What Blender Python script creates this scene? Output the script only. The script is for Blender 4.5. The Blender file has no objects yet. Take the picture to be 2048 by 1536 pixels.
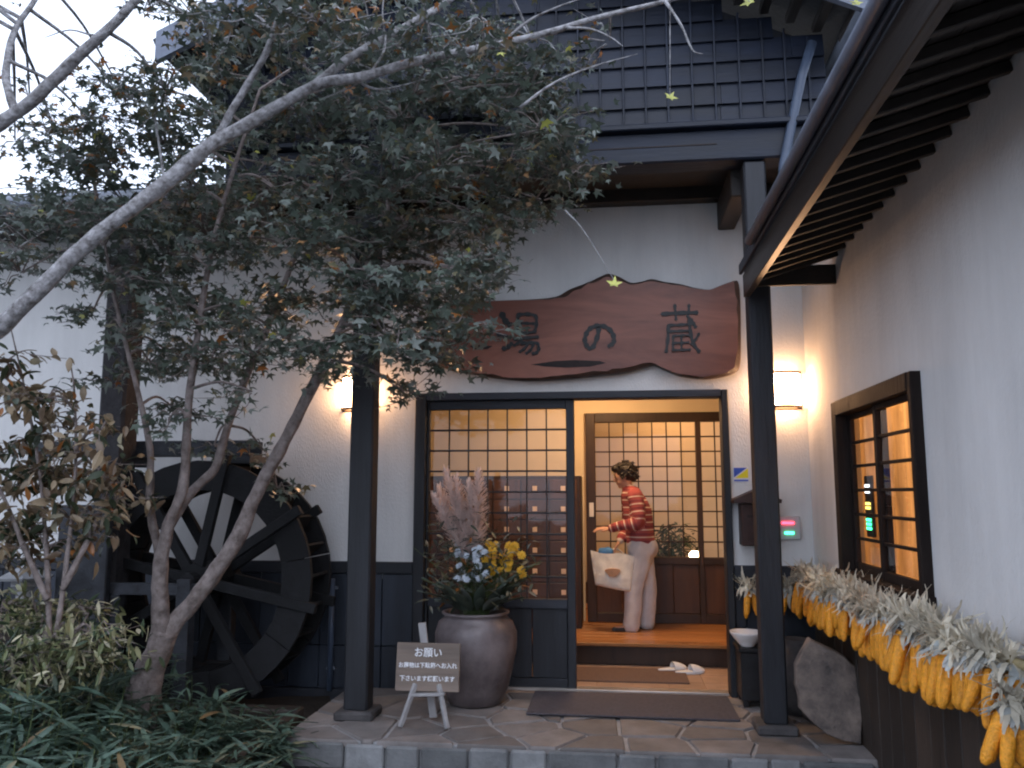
import bpy, math, random
import numpy as np
from mathutils import Vector, Matrix, noise
rnd = random.Random(7)
sc = bpy.context.scene
COL = sc.collection
PI = math.pi
R = math.radians

# ---------------------------------------------------------------- camera
CAM = Vector((0.0, -6.35, 1.46)); PITCH = R(7.5); YAW = R(7.0); FPX = 1650.0
cd = bpy.data.cameras.new('camera'); cam = bpy.data.objects.new('camera', cd); COL.objects.link(cam)
cam.location = CAM; cam.rotation_euler = (PI/2+PITCH, 0, YAW)
cd.sensor_width = 36; cd.lens = FPX/2048*36; cd.clip_start = .05; cd.clip_end = 500
sc.camera = cam
# ---------------------------------------------------------------- sky and sun (dusk, thin cloud)
w = bpy.data.worlds.new('World'); sc.world = w; w.use_nodes = True
nt = w.node_tree; bg = nt.nodes['Background']
sky = nt.nodes.new('ShaderNodeTexSky'); sky.sky_type = 'NISHITA'; sky.sun_disc = False
SUN_EL, SUN_AZ = 48.0, 165.0               # light from high behind the viewer, through thin cloud
sky.sun_elevation = R(SUN_EL); sky.sun_rotation = R(SUN_AZ); sky.dust_density = 6.0; sky.ozone_density = .7; sky.air_density = 1.2
hs = nt.nodes.new('ShaderNodeHueSaturation'); hs.inputs['Saturation'].default_value = .45
nt.links.new(sky.outputs[0], hs.inputs['Color'])
tn = nt.nodes.new('ShaderNodeMix'); tn.data_type = 'RGBA'; tn.blend_type = 'MULTIPLY'; tn.inputs[0].default_value = 1
tn.inputs[7].default_value = (.86, .95, 1.16, 1)
cl_ = nt.nodes.new('ShaderNodeMix'); cl_.data_type = 'RGBA'; cl_.inputs[0].default_value = .85      # even veil of cloud over the clear sky
cl_.inputs[7].default_value = (6.6, 6.8, 7.0, 1)
nt.links.new(hs.outputs[0], cl_.inputs[6]); nt.links.new(cl_.outputs[2], tn.inputs[6]); nt.links.new(tn.outputs[2], bg.inputs['Color'])
bg.inputs['Strength'].default_value = .15
sl = bpy.data.lights.new('sun', 'SUN'); sun = bpy.data.objects.new('sun', sl); COL.objects.link(sun)
sl.energy = .15; sl.angle = R(70); sl.color = (.95, .97, 1.0)
sun.rotation_euler = (-R(90-SUN_EL), 0, -R(SUN_AZ)); sun.location = (2, -9, 9)
sc.view_settings.view_transform = 'Standard'; sc.view_settings.look = 'None'
sc.view_settings.exposure = .9; sc.view_settings.gamma = 1
sc.render.engine = 'CYCLES'
sc.cycles.use_denoising = True
sc.cycles.max_bounces = 6; sc.cycles.diffuse_bounces = 3; sc.cycles.glossy_bounces = 3; sc.cycles.transparent_max_bounces = 12
sc.cycles.use_adaptive_sampling = True; sc.cycles.adaptive_threshold = .03
sc.cycles.sample_clamp_indirect = 4.0
sc.cycles.filter_width = 2.1

# ---------------------------------------------------------------- helpers
def ray(px, py):
    x = (px-1024)/FPX; y = -(py-768)/FPX
    d = Vector((x, math.cos(PITCH)-y*math.sin(PITCH), math.sin(PITCH)+y*math.cos(PITCH)))
    d.rotate(Matrix.Rotation(YAW, 3, 'Z')); return d
def at(px, py, Y=None, X=None, Z=None):
    d = ray(px, py)
    t = (Y-CAM.y)/d.y if Y is not None else (X-CAM.x)/d.x if X is not None else (Z-CAM.z)/d.z
    return CAM+d*t
def pxm(p):                                             # metres per photo pixel at a point
    f = Vector((-math.sin(YAW), math.cos(YAW), 0)); return (p-CAM).dot(f)/FPX

ORG = {}
def tag(o, label=None, cat=None, group=None, kind=None):
    if label: o['label'] = label
    if cat: o['category'] = cat
    if group: o['group'] = group
    if kind: o['kind'] = kind
    return o
def place(o, org, parent):
    COL.objects.link(o); org = Vector(org)
    ORG[o] = org
    if parent is not None:
        o.parent = parent; o.location = org-ORG[parent]
    else: o.location = org
    return o
def thing(name, label, cat, loc, group=None):
    o = bpy.data.objects.new(name, None); o.empty_display_size = .1
    place(o, loc, None); return tag(o, label, cat, group)
def copy_tree(o, loc=None, rz=0, parent=None):
    c = o.copy(); COL.objects.link(c); c.parent = parent
    if loc is not None: c.location = loc; c.rotation_euler = (0, 0, rz)
    for ch in o.children: copy_tree(ch, parent=c)
    return c

class MB:
    def __init__(s): s.v = []; s.f = []; s.m = []
    def add(s, v, f, mi=0):
        n = len(s.v); s.v += [tuple(p) for p in v]; s.f += [tuple(i+n for i in q) for q in f]; s.m += [mi]*len(f); return s
    def box(s, x0, x1, y0, y1, z0, z1, mi=0, c=0.0):
        x0, x1 = min(x0, x1), max(x0, x1); y0, y1 = min(y0, y1), max(y0, y1); z0, z1 = min(z0, z1), max(z0, z1)
        if c <= 0:
            v = [(x, y, z) for x in (x0, x1) for y in (y0, y1) for z in (z0, z1)]
            return s.add(v, [(0,1,3,2),(4,6,7,5),(0,4,5,1),(2,3,7,6),(0,2,6,4),(1,5,7,3)], mi)
        cx, cy, cz, hx, hy, hz = (x0+x1)/2, (y0+y1)/2, (z0+z1)/2, (x1-x0)/2, (y1-y0)/2, (z1-z0)/2
        return s.obox((cx, cy, cz), (hx, hy, hz), Matrix.Identity(3), mi, c)
    def obox(s, ctr, half, rot, mi=0, c=0.0):
        ctr = Vector(ctr); hx, hy, hz = half; c = min(c, hx*.45, hy*.45, hz*.45); v = []; idx = {}
        for sx in (-1, 1):
            for sy in (-1, 1):
                for sz in (-1, 1):
                    for a in range(3):
                        p = Vector((sx*(hx-(0 if a == 0 else c)), sy*(hy-(0 if a == 1 else c)), sz*(hz-(0 if a == 2 else c))))
                        idx[(sx, sy, sz, a)] = len(v); v.append(ctr+rot @ p)
        f = []
        def quad(q, nrm):
            p = [v[i] for i in q]; n = (p[1]-p[0]).cross(p[2]-p[0])
            f.append(tuple(q) if n.dot(rot @ Vector(nrm)) > 0 else tuple(reversed(q)))
        for a in range(3):
            b, d = [(1, 2), (0, 2), (0, 1)][a]
            for sg in (-1, 1):
                q = []
                for (u, w_) in ((-1,-1),(1,-1),(1,1),(-1,1)):
                    k = [0,0,0]; k[a] = sg; k[b] = u; k[d] = w_; q.append(idx[(*k, a)])
                n = [0,0,0]; n[a] = sg; quad(q, n)
        if c > 0:
            for a in range(3):
                b, d = [(1, 2), (0, 2), (0, 1)][a]
                for u in (-1, 1):
                    for w_ in (-1, 1):
                        q = []
                        for (e, g) in ((-1, b), (1, b), (1, d), (-1, d)):
                            k = [0,0,0]; k[a] = e; k[b] = u; k[d] = w_; q.append(idx[(*k, g)])
                        n = [0,0,0]; n[b] = u; n[d] = w_; quad(q, n)
            for sx in (-1, 1):
                for sy in (-1, 1):
                    for sz in (-1, 1): quad([idx[(sx, sy, sz, a)] for a in range(3)], (sx, sy, sz))
        s.v += [tuple(p) for p in v] if False else []
        return s.add(v, f, mi)
    def bar(s, a, b, wd, ht, up=(0, 0, 1), mi=0, c=0.004):
        a, b = Vector(a), Vector(b); d = (b-a); L = d.length; d.normalize(); up = Vector(up)
        sx = d.cross(up).normalized(); uz = sx.cross(d)
        rot = Matrix((d, sx, uz)).transposed()
        return s.obox((a+b)/2, (L/2, wd/2, ht/2), rot, mi, c)
    def tube(s, pts, rad, n=8, mi=0, cap=True, wob=0.0):
        pts = [Vector(p) for p in pts]; m = len(pts)
        if not hasattr(rad, '__len__'): rad = [rad]*m
        t0 = (pts[1]-pts[0]).normalized(); u = t0.orthogonal().normalized(); v = []; f = []
        for i, p in enumerate(pts):
            t = (pts[min(i+1, m-1)]-pts[max(i-1, 0)]).normalized()
            u = (u-t*u.dot(t)).normalized(); b = t.cross(u)
            for k in range(n):
                a = 2*PI*k/n; r = rad[i]*(1+wob*(noise.noise(p*9+Vector((k*3.1, 0, 0)))))
                v.append(p+(u*math.cos(a)+b*math.sin(a))*r)
        for i in range(m-1):
            for k in range(n):
                f.append((i*n+k, i*n+(k+1) % n, (i+1)*n+(k+1) % n, (i+1)*n+k))
        if cap: f.append(tuple(reversed(range(n)))); f.append(tuple((m-1)*n+k for k in range(n)))
        return s.add(v, f, mi)
    def lathe(s, prof, ctr, n=24, mi=0, a0=0.0, a1=2*PI, sx=1.0, sy=1.0):
        full = abs(a1-a0-2*PI) < 1e-4; c = Vector(ctr); v = []; f = []; kk = n if full else n+1
        for (r, z) in prof:
            for k in range(kk):
                a = a0+(a1-a0)*k/n; v.append(c+Vector((r*math.cos(a)*sx, r*math.sin(a)*sy, z)))
        for i in range(len(prof)-1):
            for k in range(n):
                k2 = (k+1) % kk if full else k+1
                f.append((i*kk+k, i*kk+k2, (i+1)*kk+k2, (i+1)*kk+k))
        return s.add(v, f, mi)
    def ball(s, ctr, r, n=10, m=7, mi=0, rot=None):
        c = Vector(ctr); rx, ry, rz = (r if hasattr(r, '__len__') else (r, r, r)); v = []; f = []
        for i in range(m+1):
            th = PI*i/m
            for k in range(n):
                a = 2*PI*k/n; p = Vector((rx*math.sin(th)*math.cos(a), ry*math.sin(th)*math.sin(a), -rz*math.cos(th)))
                v.append(c+(rot @ p if rot else p))
        for i in range(m):
            for k in range(n): f.append((i*n+k, i*n+(k+1) % n, (i+1)*n+(k+1) % n, (i+1)*n+k))
        return s.add(v, f, mi)
    def prism(s, front, vec, mi=0):                      # polygon (3-D, any winding) pushed along vec
        n = len(front); vec = Vector(vec); v = [Vector(p) for p in front]; v += [p+vec for p in v]
        f = [tuple(range(n)), tuple(reversed(range(n, 2*n)))]+[(i, i+n, (i+1) % n+n, (i+1) % n) for i in range(n)]
        return s.add(v, f, mi)
    def build(s, name, mats, parent=None, smooth=False, org=None, fix=True):
        vs = s.v; xs = [p[0] for p in vs]; ys = [p[1] for p in vs]; zs = [p[2] for p in vs]
        if org is None: org = ((min(xs)+max(xs))/2, (min(ys)+max(ys))/2, min(zs))
        me = bpy.data.meshes.new(name)
        me.from_pydata([(p[0]-org[0], p[1]-org[1], p[2]-org[2]) for p in vs], [], s.f)
        if not isinstance(mats, (list, tuple)): mats = [mats]
        for m in mats: me.materials.append(m)
        if len(mats) > 1: me.polygons.foreach_set('material_index', s.m)
        if smooth: me.polygons.foreach_set('use_smooth', [True]*len(s.f))
        if fix:
            import bmesh
            b = bmesh.new(); b.from_mesh(me); bmesh.ops.recalc_face_normals(b, faces=b.faces); b.to_mesh(me); b.free()
        me.update()
        return place(bpy.data.objects.new(name, me), org, parent)
def bx(name, m, parent, x0, x1, y0, y1, z0, z1, c=.004):
    return MB().box(x0, x1, y0, y1, z0, z1, 0, c).build(name, m, parent, fix=False)
def catmull(pts, k=5):
    P = [Vector(p) for p in pts]; P = [2*P[0]-P[1]]+P+[2*P[-1]-P[-2]]; out = []
    for i in range(1, len(P)-2):
        for j in range(k):
            t = j/k; a, b, c, d = P[i-1:i+3]
            out.append(.5*((2*b)+(c-a)*t+(2*a-5*b+4*c-d)*t*t+(3*b-a-3*c+d)*t**3))
    out.append(P[-2]); return out
def lerps(rs, n):
    m = len(rs)-1; o = []
    for i in range(n):
        t = i/(n-1)*m; j = min(int(t), m-1); o.append(rs[j]+(rs[j+1]-rs[j])*(t-j))
    return o
def evaluated(mb, voxel, smooth=6, fac=.5):              # union of overlapping shapes as one continuous skin
    me = bpy.data.meshes.new('tmp'); me.from_pydata(mb.v, [], mb.f)
    import bmesh
    b = bmesh.new(); b.from_mesh(me); bmesh.ops.recalc_face_normals(b, faces=b.faces); b.to_mesh(me); b.free()
    o = bpy.data.objects.new('tmp', me); COL.objects.link(o)
    r = o.modifiers.new('r', 'REMESH'); r.mode = 'VOXEL'; r.voxel_size = voxel
    if smooth: q = o.modifiers.new('s', 'SMOOTH'); q.factor = fac; q.iterations = smooth
    dg = bpy.context.evaluated_depsgraph_get(); dg.update()
    e = bpy.data.meshes.new_from_object(o.evaluated_get(dg))
    bpy.data.objects.remove(o); bpy.data.meshes.remove(me)
    return e

# ---------------------------------------------------------------- materials
def mat(name, col, rough=.7, var=.15, scale=6.0, bump=.0, bscale=60.0, stretch=(1, 1, 1), obj=0.0, metal=0.0, spec=.4, col2=None, warp=0.0, transl=0.0):
    m = bpy.data.materials.new(name); m.use_nodes = True; t = m.node_tree; N = t.nodes; L = t.links
    p = N['Principled BSDF']; p.inputs['Roughness'].default_value = rough; p.inputs['Metallic'].default_value = metal
    p.inputs['Specular IOR Level'].default_value = spec
    g = N.new('ShaderNodeNewGeometry'); mp = N.new('ShaderNodeMapping'); mp.inputs['Scale'].default_value = stretch
    L.new(g.outputs['Position'], mp.inputs['Vector'])
    nz = N.new('ShaderNodeTexNoise'); nz.inputs['Scale'].default_value = scale; nz.inputs['Detail'].default_value = 6; nz.inputs['Roughness'].default_value = .62
    nz.inputs['Distortion'].default_value = warp
    L.new(mp.outputs[0], nz.inputs['Vector'])
    rp = N.new('ShaderNodeValToRGB'); L.new(nz.outputs['Fac'], rp.inputs[0])
    c2 = col2 if col2 else tuple(min(1, c*(1+var)) for c in col); c1 = tuple(c*(1-var) for c in col)
    rp.color_ramp.elements[0].position = .32; rp.color_ramp.elements[1].position = .68
    rp.color_ramp.elements[0].color = (*c1, 1); rp.color_ramp.elements[1].color = (*c2, 1)
    out = rp.outputs[0]
    if obj > 0:
        oi = N.new('ShaderNodeObjectInfo'); mr = N.new('ShaderNodeMapRange'); mr.inputs[3].default_value = 1-obj; mr.inputs[4].default_value = 1+obj
        L.new(oi.outputs['Random'], mr.inputs[0])
        mx = N.new('ShaderNodeMix'); mx.data_type = 'RGBA'; mx.blend_type = 'MULTIPLY'; mx.inputs[0].default_value = 1
        L.new(out, mx.inputs[6]); L.new(mr.outputs[0], mx.inputs[7]); out = mx.outputs[2]
    L.new(out, p.inputs['Base Color'])
    if bump > 0:
        n2 = N.new('ShaderNodeTexNoise'); n2.inputs['Scale'].default_value = bscale; n2.inputs['Detail'].default_value = 5
        L.new(mp.outputs[0], n2.inputs['Vector'])
        bp = N.new('ShaderNodeBump'); bp.inputs['Strength'].default_value = bump; bp.inputs['Distance'].default_value = .01
        L.new(n2.outputs['Fac'], bp.inputs['Height']); L.new(bp.outputs[0], p.inputs['Normal'])
        mr2 = N.new('ShaderNodeMapRange'); mr2.inputs[3].default_value = max(0, rough-.12); mr2.inputs[4].default_value = min(1, rough+.12)
        L.new(nz.outputs['Fac'], mr2.inputs[0]); L.new(mr2.outputs[0], p.inputs['Roughness'])
    if transl > 0:
        tr = N.new('ShaderNodeBsdfTranslucent'); L.new(out, tr.inputs['Color']); ms = N.new('ShaderNodeMixShader'); ms.inputs[0].default_value = transl
        L.new(p.outputs[0], ms.inputs[1]); L.new(tr.outputs[0], ms.inputs[2]); L.new(ms.outputs[0], N['Material Output'].inputs['Surface'])
    return m
def streaks(m, lo=.84):                                  # faint rain streaks and grime running down a wall
    t = m.node_tree; N = t.nodes; L = t.links; p = N['Principled BSDF']; src = p.inputs['Base Color'].links[0].from_socket
    g = N.new('ShaderNodeNewGeometry'); mp = N.new('ShaderNodeMapping'); mp.inputs['Scale'].default_value = (7, 7, .55); L.new(g.outputs['Position'], mp.inputs[0])
    nz = N.new('ShaderNodeTexNoise'); nz.inputs['Scale'].default_value = 1.0; nz.inputs['Detail'].default_value = 8; nz.inputs['Roughness'].default_value = .7; L.new(mp.outputs[0], nz.inputs['Vector'])
    mr = N.new('ShaderNodeMapRange'); mr.inputs[1].default_value = .3; mr.inputs[2].default_value = .6; mr.inputs[3].default_value = lo; mr.inputs[4].default_value = 1; L.new(nz.outputs['Fac'], mr.inputs[0])
    mx = N.new('ShaderNodeMix'); mx.data_type = 'RGBA'; mx.blend_type = 'MULTIPLY'; mx.inputs[0].default_value = 1
    L.new(src, mx.inputs[6]); L.new(mr.outputs[0], mx.inputs[7]); L.new(mx.outputs[2], p.inputs['Base Color'])
def emit(name, col, s):
    m = bpy.data.materials.new(name); m.use_nodes = True; t = m.node_tree
    t.nodes.remove(t.nodes['Principled BSDF']); e = t.nodes.new('ShaderNodeEmission')
    e.inputs[0].default_value = (*col, 1); e.inputs[1].default_value = s
    t.links.new(e.outputs[0], t.nodes['Material Output'].inputs[0]); return m
def glassmat(name, tint=(.95, .96, .95), ior=1.5):
    m = bpy.data.materials.new(name); m.use_nodes = True; t = m.node_tree; N = t.nodes; L = t.links
    N.remove(N['Principled BSDF'])
    a = N.new('ShaderNodeBsdfTransparent'); a.inputs[0].default_value = (*tint, 1)
    b = N.new('ShaderNodeBsdfGlossy'); b.inputs['Roughness'].default_value = .03
    lw_ = N.new('ShaderNodeLayerWeight'); pw = N.new('ShaderNodeMath'); pw.operation = 'POWER'; pw.inputs[1].default_value = 5.0; L.new(lw_.outputs['Facing'], pw.inputs[0])
    fr = N.new('ShaderNodeMath'); fr.operation = 'MULTIPLY_ADD'; fr.inputs[1].default_value = .95; fr.inputs[2].default_value = .05; L.new(pw.outputs[0], fr.inputs[0])
    g = N.new('ShaderNodeNewGeometry'); nz = N.new('ShaderNodeTexNoise'); nz.inputs['Scale'].default_value = 3.0
    L.new(g.outputs['Position'], nz.inputs['Vector']); bp = N.new('ShaderNodeBump'); bp.inputs['Strength'].default_value = .06; bp.inputs['Distance'].default_value = .02
    L.new(nz.outputs['Fac'], bp.inputs['Height']); L.new(bp.outputs[0], b.inputs['Normal'])
    ms = N.new('ShaderNodeMixShader'); L.new(fr.outputs[0], ms.inputs[0]); L.new(a.outputs[0], ms.inputs[1]); L.new(b.outputs[0], ms.inputs[2])
    L.new(ms.outputs[0], N['Material Output'].inputs[0]); return m

M = {}
M['plaster'] = mat('plaster', (.68, .67, .655), .9, .11, 1.3, .5, 90, (1, 1, .45))
streaks(M['plaster'], .93)
M['black_wood'] = mat('black_wood', (.017, .018, .022), .55, .45, 9, .35, 50, (1, 1, .12), .2)
M['black_wood_h'] = mat('black_wood_h', (.021, .023, .030), .55, .45, 9, .35, 50, (.12, 1, 1), .3)
M['clap'] = mat('clap', (.008, .012, .024), .55, .4, 9, .3, 50, (.15, 1, 1), .32)
M['window_wood'] = mat('window_wood', (.020, .014, .012), .7, .4, 9, .35, 50, (1, 1, .2), spec=.12)
M['soffit_wood'] = mat('soffit_wood', (.024, .019, .016), .6, .35, 9, .3, 50, (1, .15, 1), .25)
M['fascia_wood'] = mat('fascia_wood', (.022, .016, .013), .4, .35, 9, .25, 50, (1, .1, 1))
M['wainscot'] = mat('wainscot', (.020, .025, .036), .5, .5, 5, .3, 40, (1, 1, .15), .3)
M['brown_wains'] = mat('brown_wains', (.030, .022, .017), .6, .5, 6, .35, 40, (1, 1, .15), .35)
M['brown_wood'] = mat('brown_wood', (.075, .033, .017), .45, .35, 9, .15, 60, (1, 1, .12), .2)
M['dark_brown'] = mat('dark_brown', (.035, .018, .011), .45, .35, 9, .15, 60, (1, 1, .15), .15)
M['floor_wood'] = mat('floor_wood', (.36, .15, .045), .3, .22, 8, .08, 60, (.12, 1, 1), .15)
M['hall_plaster'] = mat('hall_plaster', (.62, .50, .34), .9, .06, 2, .2, 150)
M['hall_tile'] = mat('hall_tile', (.34, .22, .15), .55, .2, 5, .15, 40, obj=.1)
M['mortar'] = mat('mortar', (.28, .28, .285), .9, .2, 12, .5, 90)
M['stone'] = mat('stone', (.165, .148, .14), .75, .3, 4, .45, 50, obj=.28)
M['step_stone'] = mat('step_stone', (.15, .153, .155), .8, .35, 5, .5, 45, obj=.4)
M['grey_slab'] = mat('grey_slab', (.12, .10, .092), .8, .5, 9, .9, 55, col2=(.22, .17, .14))
M['soil'] = mat('soil', (.03, .022, .016), .95, .4, 14, .9, 60)
M['gravel'] = mat('gravel', (.10, .10, .10), .9, .3, 10, .8, 90)
M['roof'] = mat('roof', (.03, .032, .038), .5, .3, 6, .3, 30)
M['verge'] = mat('verge', (.16, .18, .23), .5, .25, 6, .2, 40)
M['dark_edge'] = mat('dark_edge', (.035, .042, .055), .6, .25, 6, .2, 40)
M['gutter'] = mat('gutter', (.17, .19, .23), .35, .2, 6, metal=.0)
M['pipe'] = mat('pipe', (.06, .08, .12), .4, .15, 6)
M['mat'] = mat('mat', (.085, .075, .085), .95, .25, 40, .8, 220)
M['mat_in'] = mat('mat_in', (.16, .10, .075), .95, .2, 40, .8, 220)
M['metal_trim'] = mat('metal_trim', (.62, .58, .54), .3, .1, 10, metal=.8)
M['glass'] = glassmat('glass')
M['sign_wood'] = mat('sign_wood', (.20, .065, .042), .42, .4, 3.2, .25, 16, (.16, 1, 1), col2=(.30, .115, .075), warp=1.2)
M['sign_edge'] = mat('sign_edge', (.05, .028, .02), .5, .4, 8, .4, 30)
M['ink'] = mat('ink', (.016, .018, .019), .5, .3, 20)
M['burnt'] = mat('burnt', (.018, .011, .010), .7, .3, 20)
M['white_paint'] = mat('white_paint', (.75, .75, .77), .6, .05, 20)
M['notice'] = mat('notice', (.17, .13, .105), .7, .3, 8, .3, 40, (.15, 1, 1))
M['easel'] = mat('easel', (.30, .29, .29), .6, .2, 10, .2, 50)
M['urn'] = mat('urn', (.11, .088, .09), .38, .45, 3.5, .25, 25, col2=(.20, .165, .165))
M['wheel_wood'] = mat('wheel_wood', (.008, .008, .009), .85, .5, 9, .5, 45, obj=.3)
M['flume_wood'] = mat('flume_wood', (.03, .032, .038), .65, .5, 9, .5, 45, obj=.2)
M['bark_pale'] = mat('bark_pale', (.17, .15, .14), .85, .5, 26, .9, 60, col2=(.42, .41, .42))
M['bark_brown'] = mat('bark_brown', (.15, .115, .10), .85, .4, 18, .8, 60, col2=(.27, .225, .21))
M['bark_dark'] = mat('bark_dark', (.035, .032, .034), .9, .4, 14, .9, 40)
M['shade'] = emit('lamp_shade_paper', (1.0, .55, .28), 25.0)
M['ceil_lamp'] = emit('ceiling_lamp_diffuser', (1.0, .61, .31), 52.0)
M['room_lamp'] = emit('room_lamp_diffuser', (1.0, .55, .25), 24.0)
M['wing_lamp'] = emit('wing_lamp_diffuser', (1.0, .64, .34), 110.0)
M['spot'] = emit('floor_lamp_bulb', (1.0, .66, .36), 14.0)
M['led_red'] = emit('led_red', (1.0, .03, .06), 6.0)
M['led_and_reflection_green'] = emit('led_and_reflection_green', (.05, 1.0, .35), 4.0)  # card reader light, also the green strips imitating a window reflection
M['reflection_white'] = emit('reflection_white', (.9, .95, 1.0), 2.2)  # glow imitating a white reflection in the side window
M['reflection_yellow'] = emit('reflection_yellow', (1.0, .75, .15), 2.4)  # glow imitating a yellow reflection, same window
M['lamp_frame'] = mat('lamp_frame', (.06, .035, .02), .5, .2, 20)
M['curtain'] = mat('curtain', (.52, .34, .17), .9, .5, 9, .2, 80, (1, 1, .12), transl=.55)
M['cob'] = mat('cob', (.80, .32, .025), .42, .25, 70, .7, 140, obj=.15)
M['husk'] = mat('husk', (.62, .56, .44), .85, .3, 12, .3, 60, obj=.22, transl=.2)
M['husk2'] = mat('husk2', (.46, .48, .46), .85, .3, 12, .3, 60, obj=.2, transl=.2)
M['bamboo_pole'] = mat('bamboo_pole', (.28, .22, .11), .45, .3, 10)
M['skin'] = mat('skin', (.52, .29, .20), .5, .08, 12)
M['hair'] = mat('hair', (.013, .009, .008), .45, .5, 60, .6, 160, (1, 1, .25))
M['trousers'] = mat('trousers', (.56, .53, .54), .9, .14, 7, .4, 40)
M['canvas'] = mat('canvas', (.82, .79, .72), .9, .1, 20, .4, 250)
M['print'] = mat('print', (.42, .25, .16), .9, .25, 20)
M['blue_cloth'] = mat('blue_cloth', (.10, .28, .55), .8, .15, 20)
M['sole'] = mat('sole', (.05, .045, .045), .7, .2, 20)
M['slipper'] = mat('slipper', (.74, .73, .72), .7, .06, 20, .2, 120)
M['box_wood'] = mat('box_wood', (.035, .016, .014), .5, .35, 9, .3, 60)
M['stk_white'] = mat('stk_white', (.72, .70, .74), .4, .02, 5)
M['stk_blue'] = mat('stk_blue', (.04, .09, .42), .4, .05, 5)
M['stk_yellow'] = mat('stk_yellow', (.75, .62, .03), .4, .05, 5)
M['plastic'] = mat('plastic', (.5, .5, .52), .4, .05, 5)
M['ceramic'] = mat('ceramic', (.72, .66, .62), .25, .1, 8)
M['black_stand'] = mat('black_stand', (.012, .011, .012), .45, .4, 8, .3, 40)
M['tag'] = mat('tag', (.75, .55, .38), .5, .1, 20)
M['dark_stone'] = mat('dark_stone', (.06, .055, .055), .8, .5, 6, .7, 25)
M['plant_dark'] = mat('plant_dark', (.03, .045, .02), .6, .4, 10)
M['terracotta'] = mat('terracotta', (.22, .09, .05), .7, .2, 10)
def leafmat(name, col, rough=.42, tr=.22): return mat(name, col, rough, .3, 7, 0, transl=tr, obj=.12, spec=.55)
LG = [leafmat('leaf_green_a', (.074, .096, .072)), leafmat('leaf_green_b', (.100, .122, .098)), leafmat('leaf_green_c', (.135, .155, .135)),
      leafmat('leaf_olive', (.13, .12, .065)), leafmat('leaf_orange', (.30, .12, .03)), leafmat('leaf_yellow', (.42, .42, .09))]
LB = [leafmat('leaf_brown_a', (.16, .11, .07)), leafmat('leaf_brown_b', (.23, .17, .10)), leafmat('leaf_brown_c', (.32, .24, .15)),
      leafmat('leaf_green_d', (.05, .065, .035)), leafmat('leaf_orange_b', (.33, .13, .035)), leafmat('leaf_pale', (.30, .27, .18))]
LS = [leafmat('bamboo_a', (.068, .115, .082)), leafmat('bamboo_b', (.095, .15, .11)), leafmat('bamboo_c', (.10, .16, .12)),
      leafmat('bamboo_pale', (.26, .24, .15)), leafmat('bamboo_dry', (.22, .15, .07))]
LV = [leafmat('shrub_a', (.14, .16, .07)), leafmat('shrub_b', (.30, .29, .15)), leafmat('shrub_c', (.50, .46, .31)), leafmat('shrub_d', (.045, .07, .035))]
M['plume'] = mat('plume', (.80, .66, .61), .9, .2, 30, .5, 200, transl=.3)
M['petal_y'] = mat('petal_yellow', (.72, .42, .04), .6, .2, 20, transl=.2)
M['petal_w'] = mat('petal_white', (.55, .60, .66), .6, .12, 20, transl=.2)
M['stem'] = mat('stem', (.06, .085, .03), .6, .3, 10)

# ================================================================ THE GROUND
g = MB(); n = 24
g.add([(-60, -60, -.22), (60, -60, -.22), (60, 60, -.22), (-60, 60, -.22)], [(0, 1, 2, 3)])
o = g.build('ground', M['gravel'], org=(0, 0, -.22)); tag(o, kind='structure')
# garden bed: uneven soil between the wall, the porch and the viewer
g = MB(); V = []; nx, ny = 40, 30
for j in range(ny+1):
    for i in range(nx+1):
        x = -7.2+5.15*i/nx; y = -3.4+3.4*j/ny
        z = -.07+.10*noise.noise(Vector((x*.9, y*.9, 0)))+.03*noise.noise(Vector((x*5, y*5, 3)))
        if i == nx or j == 0 : z = -.3
        V.append((x, y, z))
g.add(V, [(j*(nx+1)+i, j*(nx+1)+i+1, (j+1)*(nx+1)+i+1, (j+1)*(nx+1)+i) for j in range(ny) for i in range(nx)])
o = g.build('garden_bed', M['soil'], smooth=True); tag(o, kind='structure')

# porch: mortar slab with flagstones laid on it
PX0, PX1, PY0, PY1 = -2.02, 1.43, -1.36, -.06
porch = MB().box(PX0+.02, PX1, PY0+.02, PY1, -.2, -.012).build('porch_floor', M['mortar']); tag(porch, kind='structure')
def clip(poly, p, nrm):
    out = []
    for i in range(len(poly)):
        a, b = poly[i], poly[(i+1) % len(poly)]
        da = (a[0]-p[0])*nrm[0]+(a[1]-p[1])*nrm[1]; db = (b[0]-p[0])*nrm[0]+(b[1]-p[1])*nrm[1]
        if da <= 0: out.append(a)
        if (da < 0 < db) or (db < 0 < da):
            t = da/(da-db); out.append((a[0]+(b[0]-a[0])*t, a[1]+(b[1]-a[1])*t))
    return out
seeds = []
while len(seeds) < 46:
    c = (rnd.uniform(PX0, PX1), rnd.uniform(PY0, PY1))
    if all(math.hypot((c[0]-s[0])*.8, (c[1]-s[1])*1.25) > .25 for s in seeds) or rnd.random() < .002: seeds.append(c)
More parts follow.
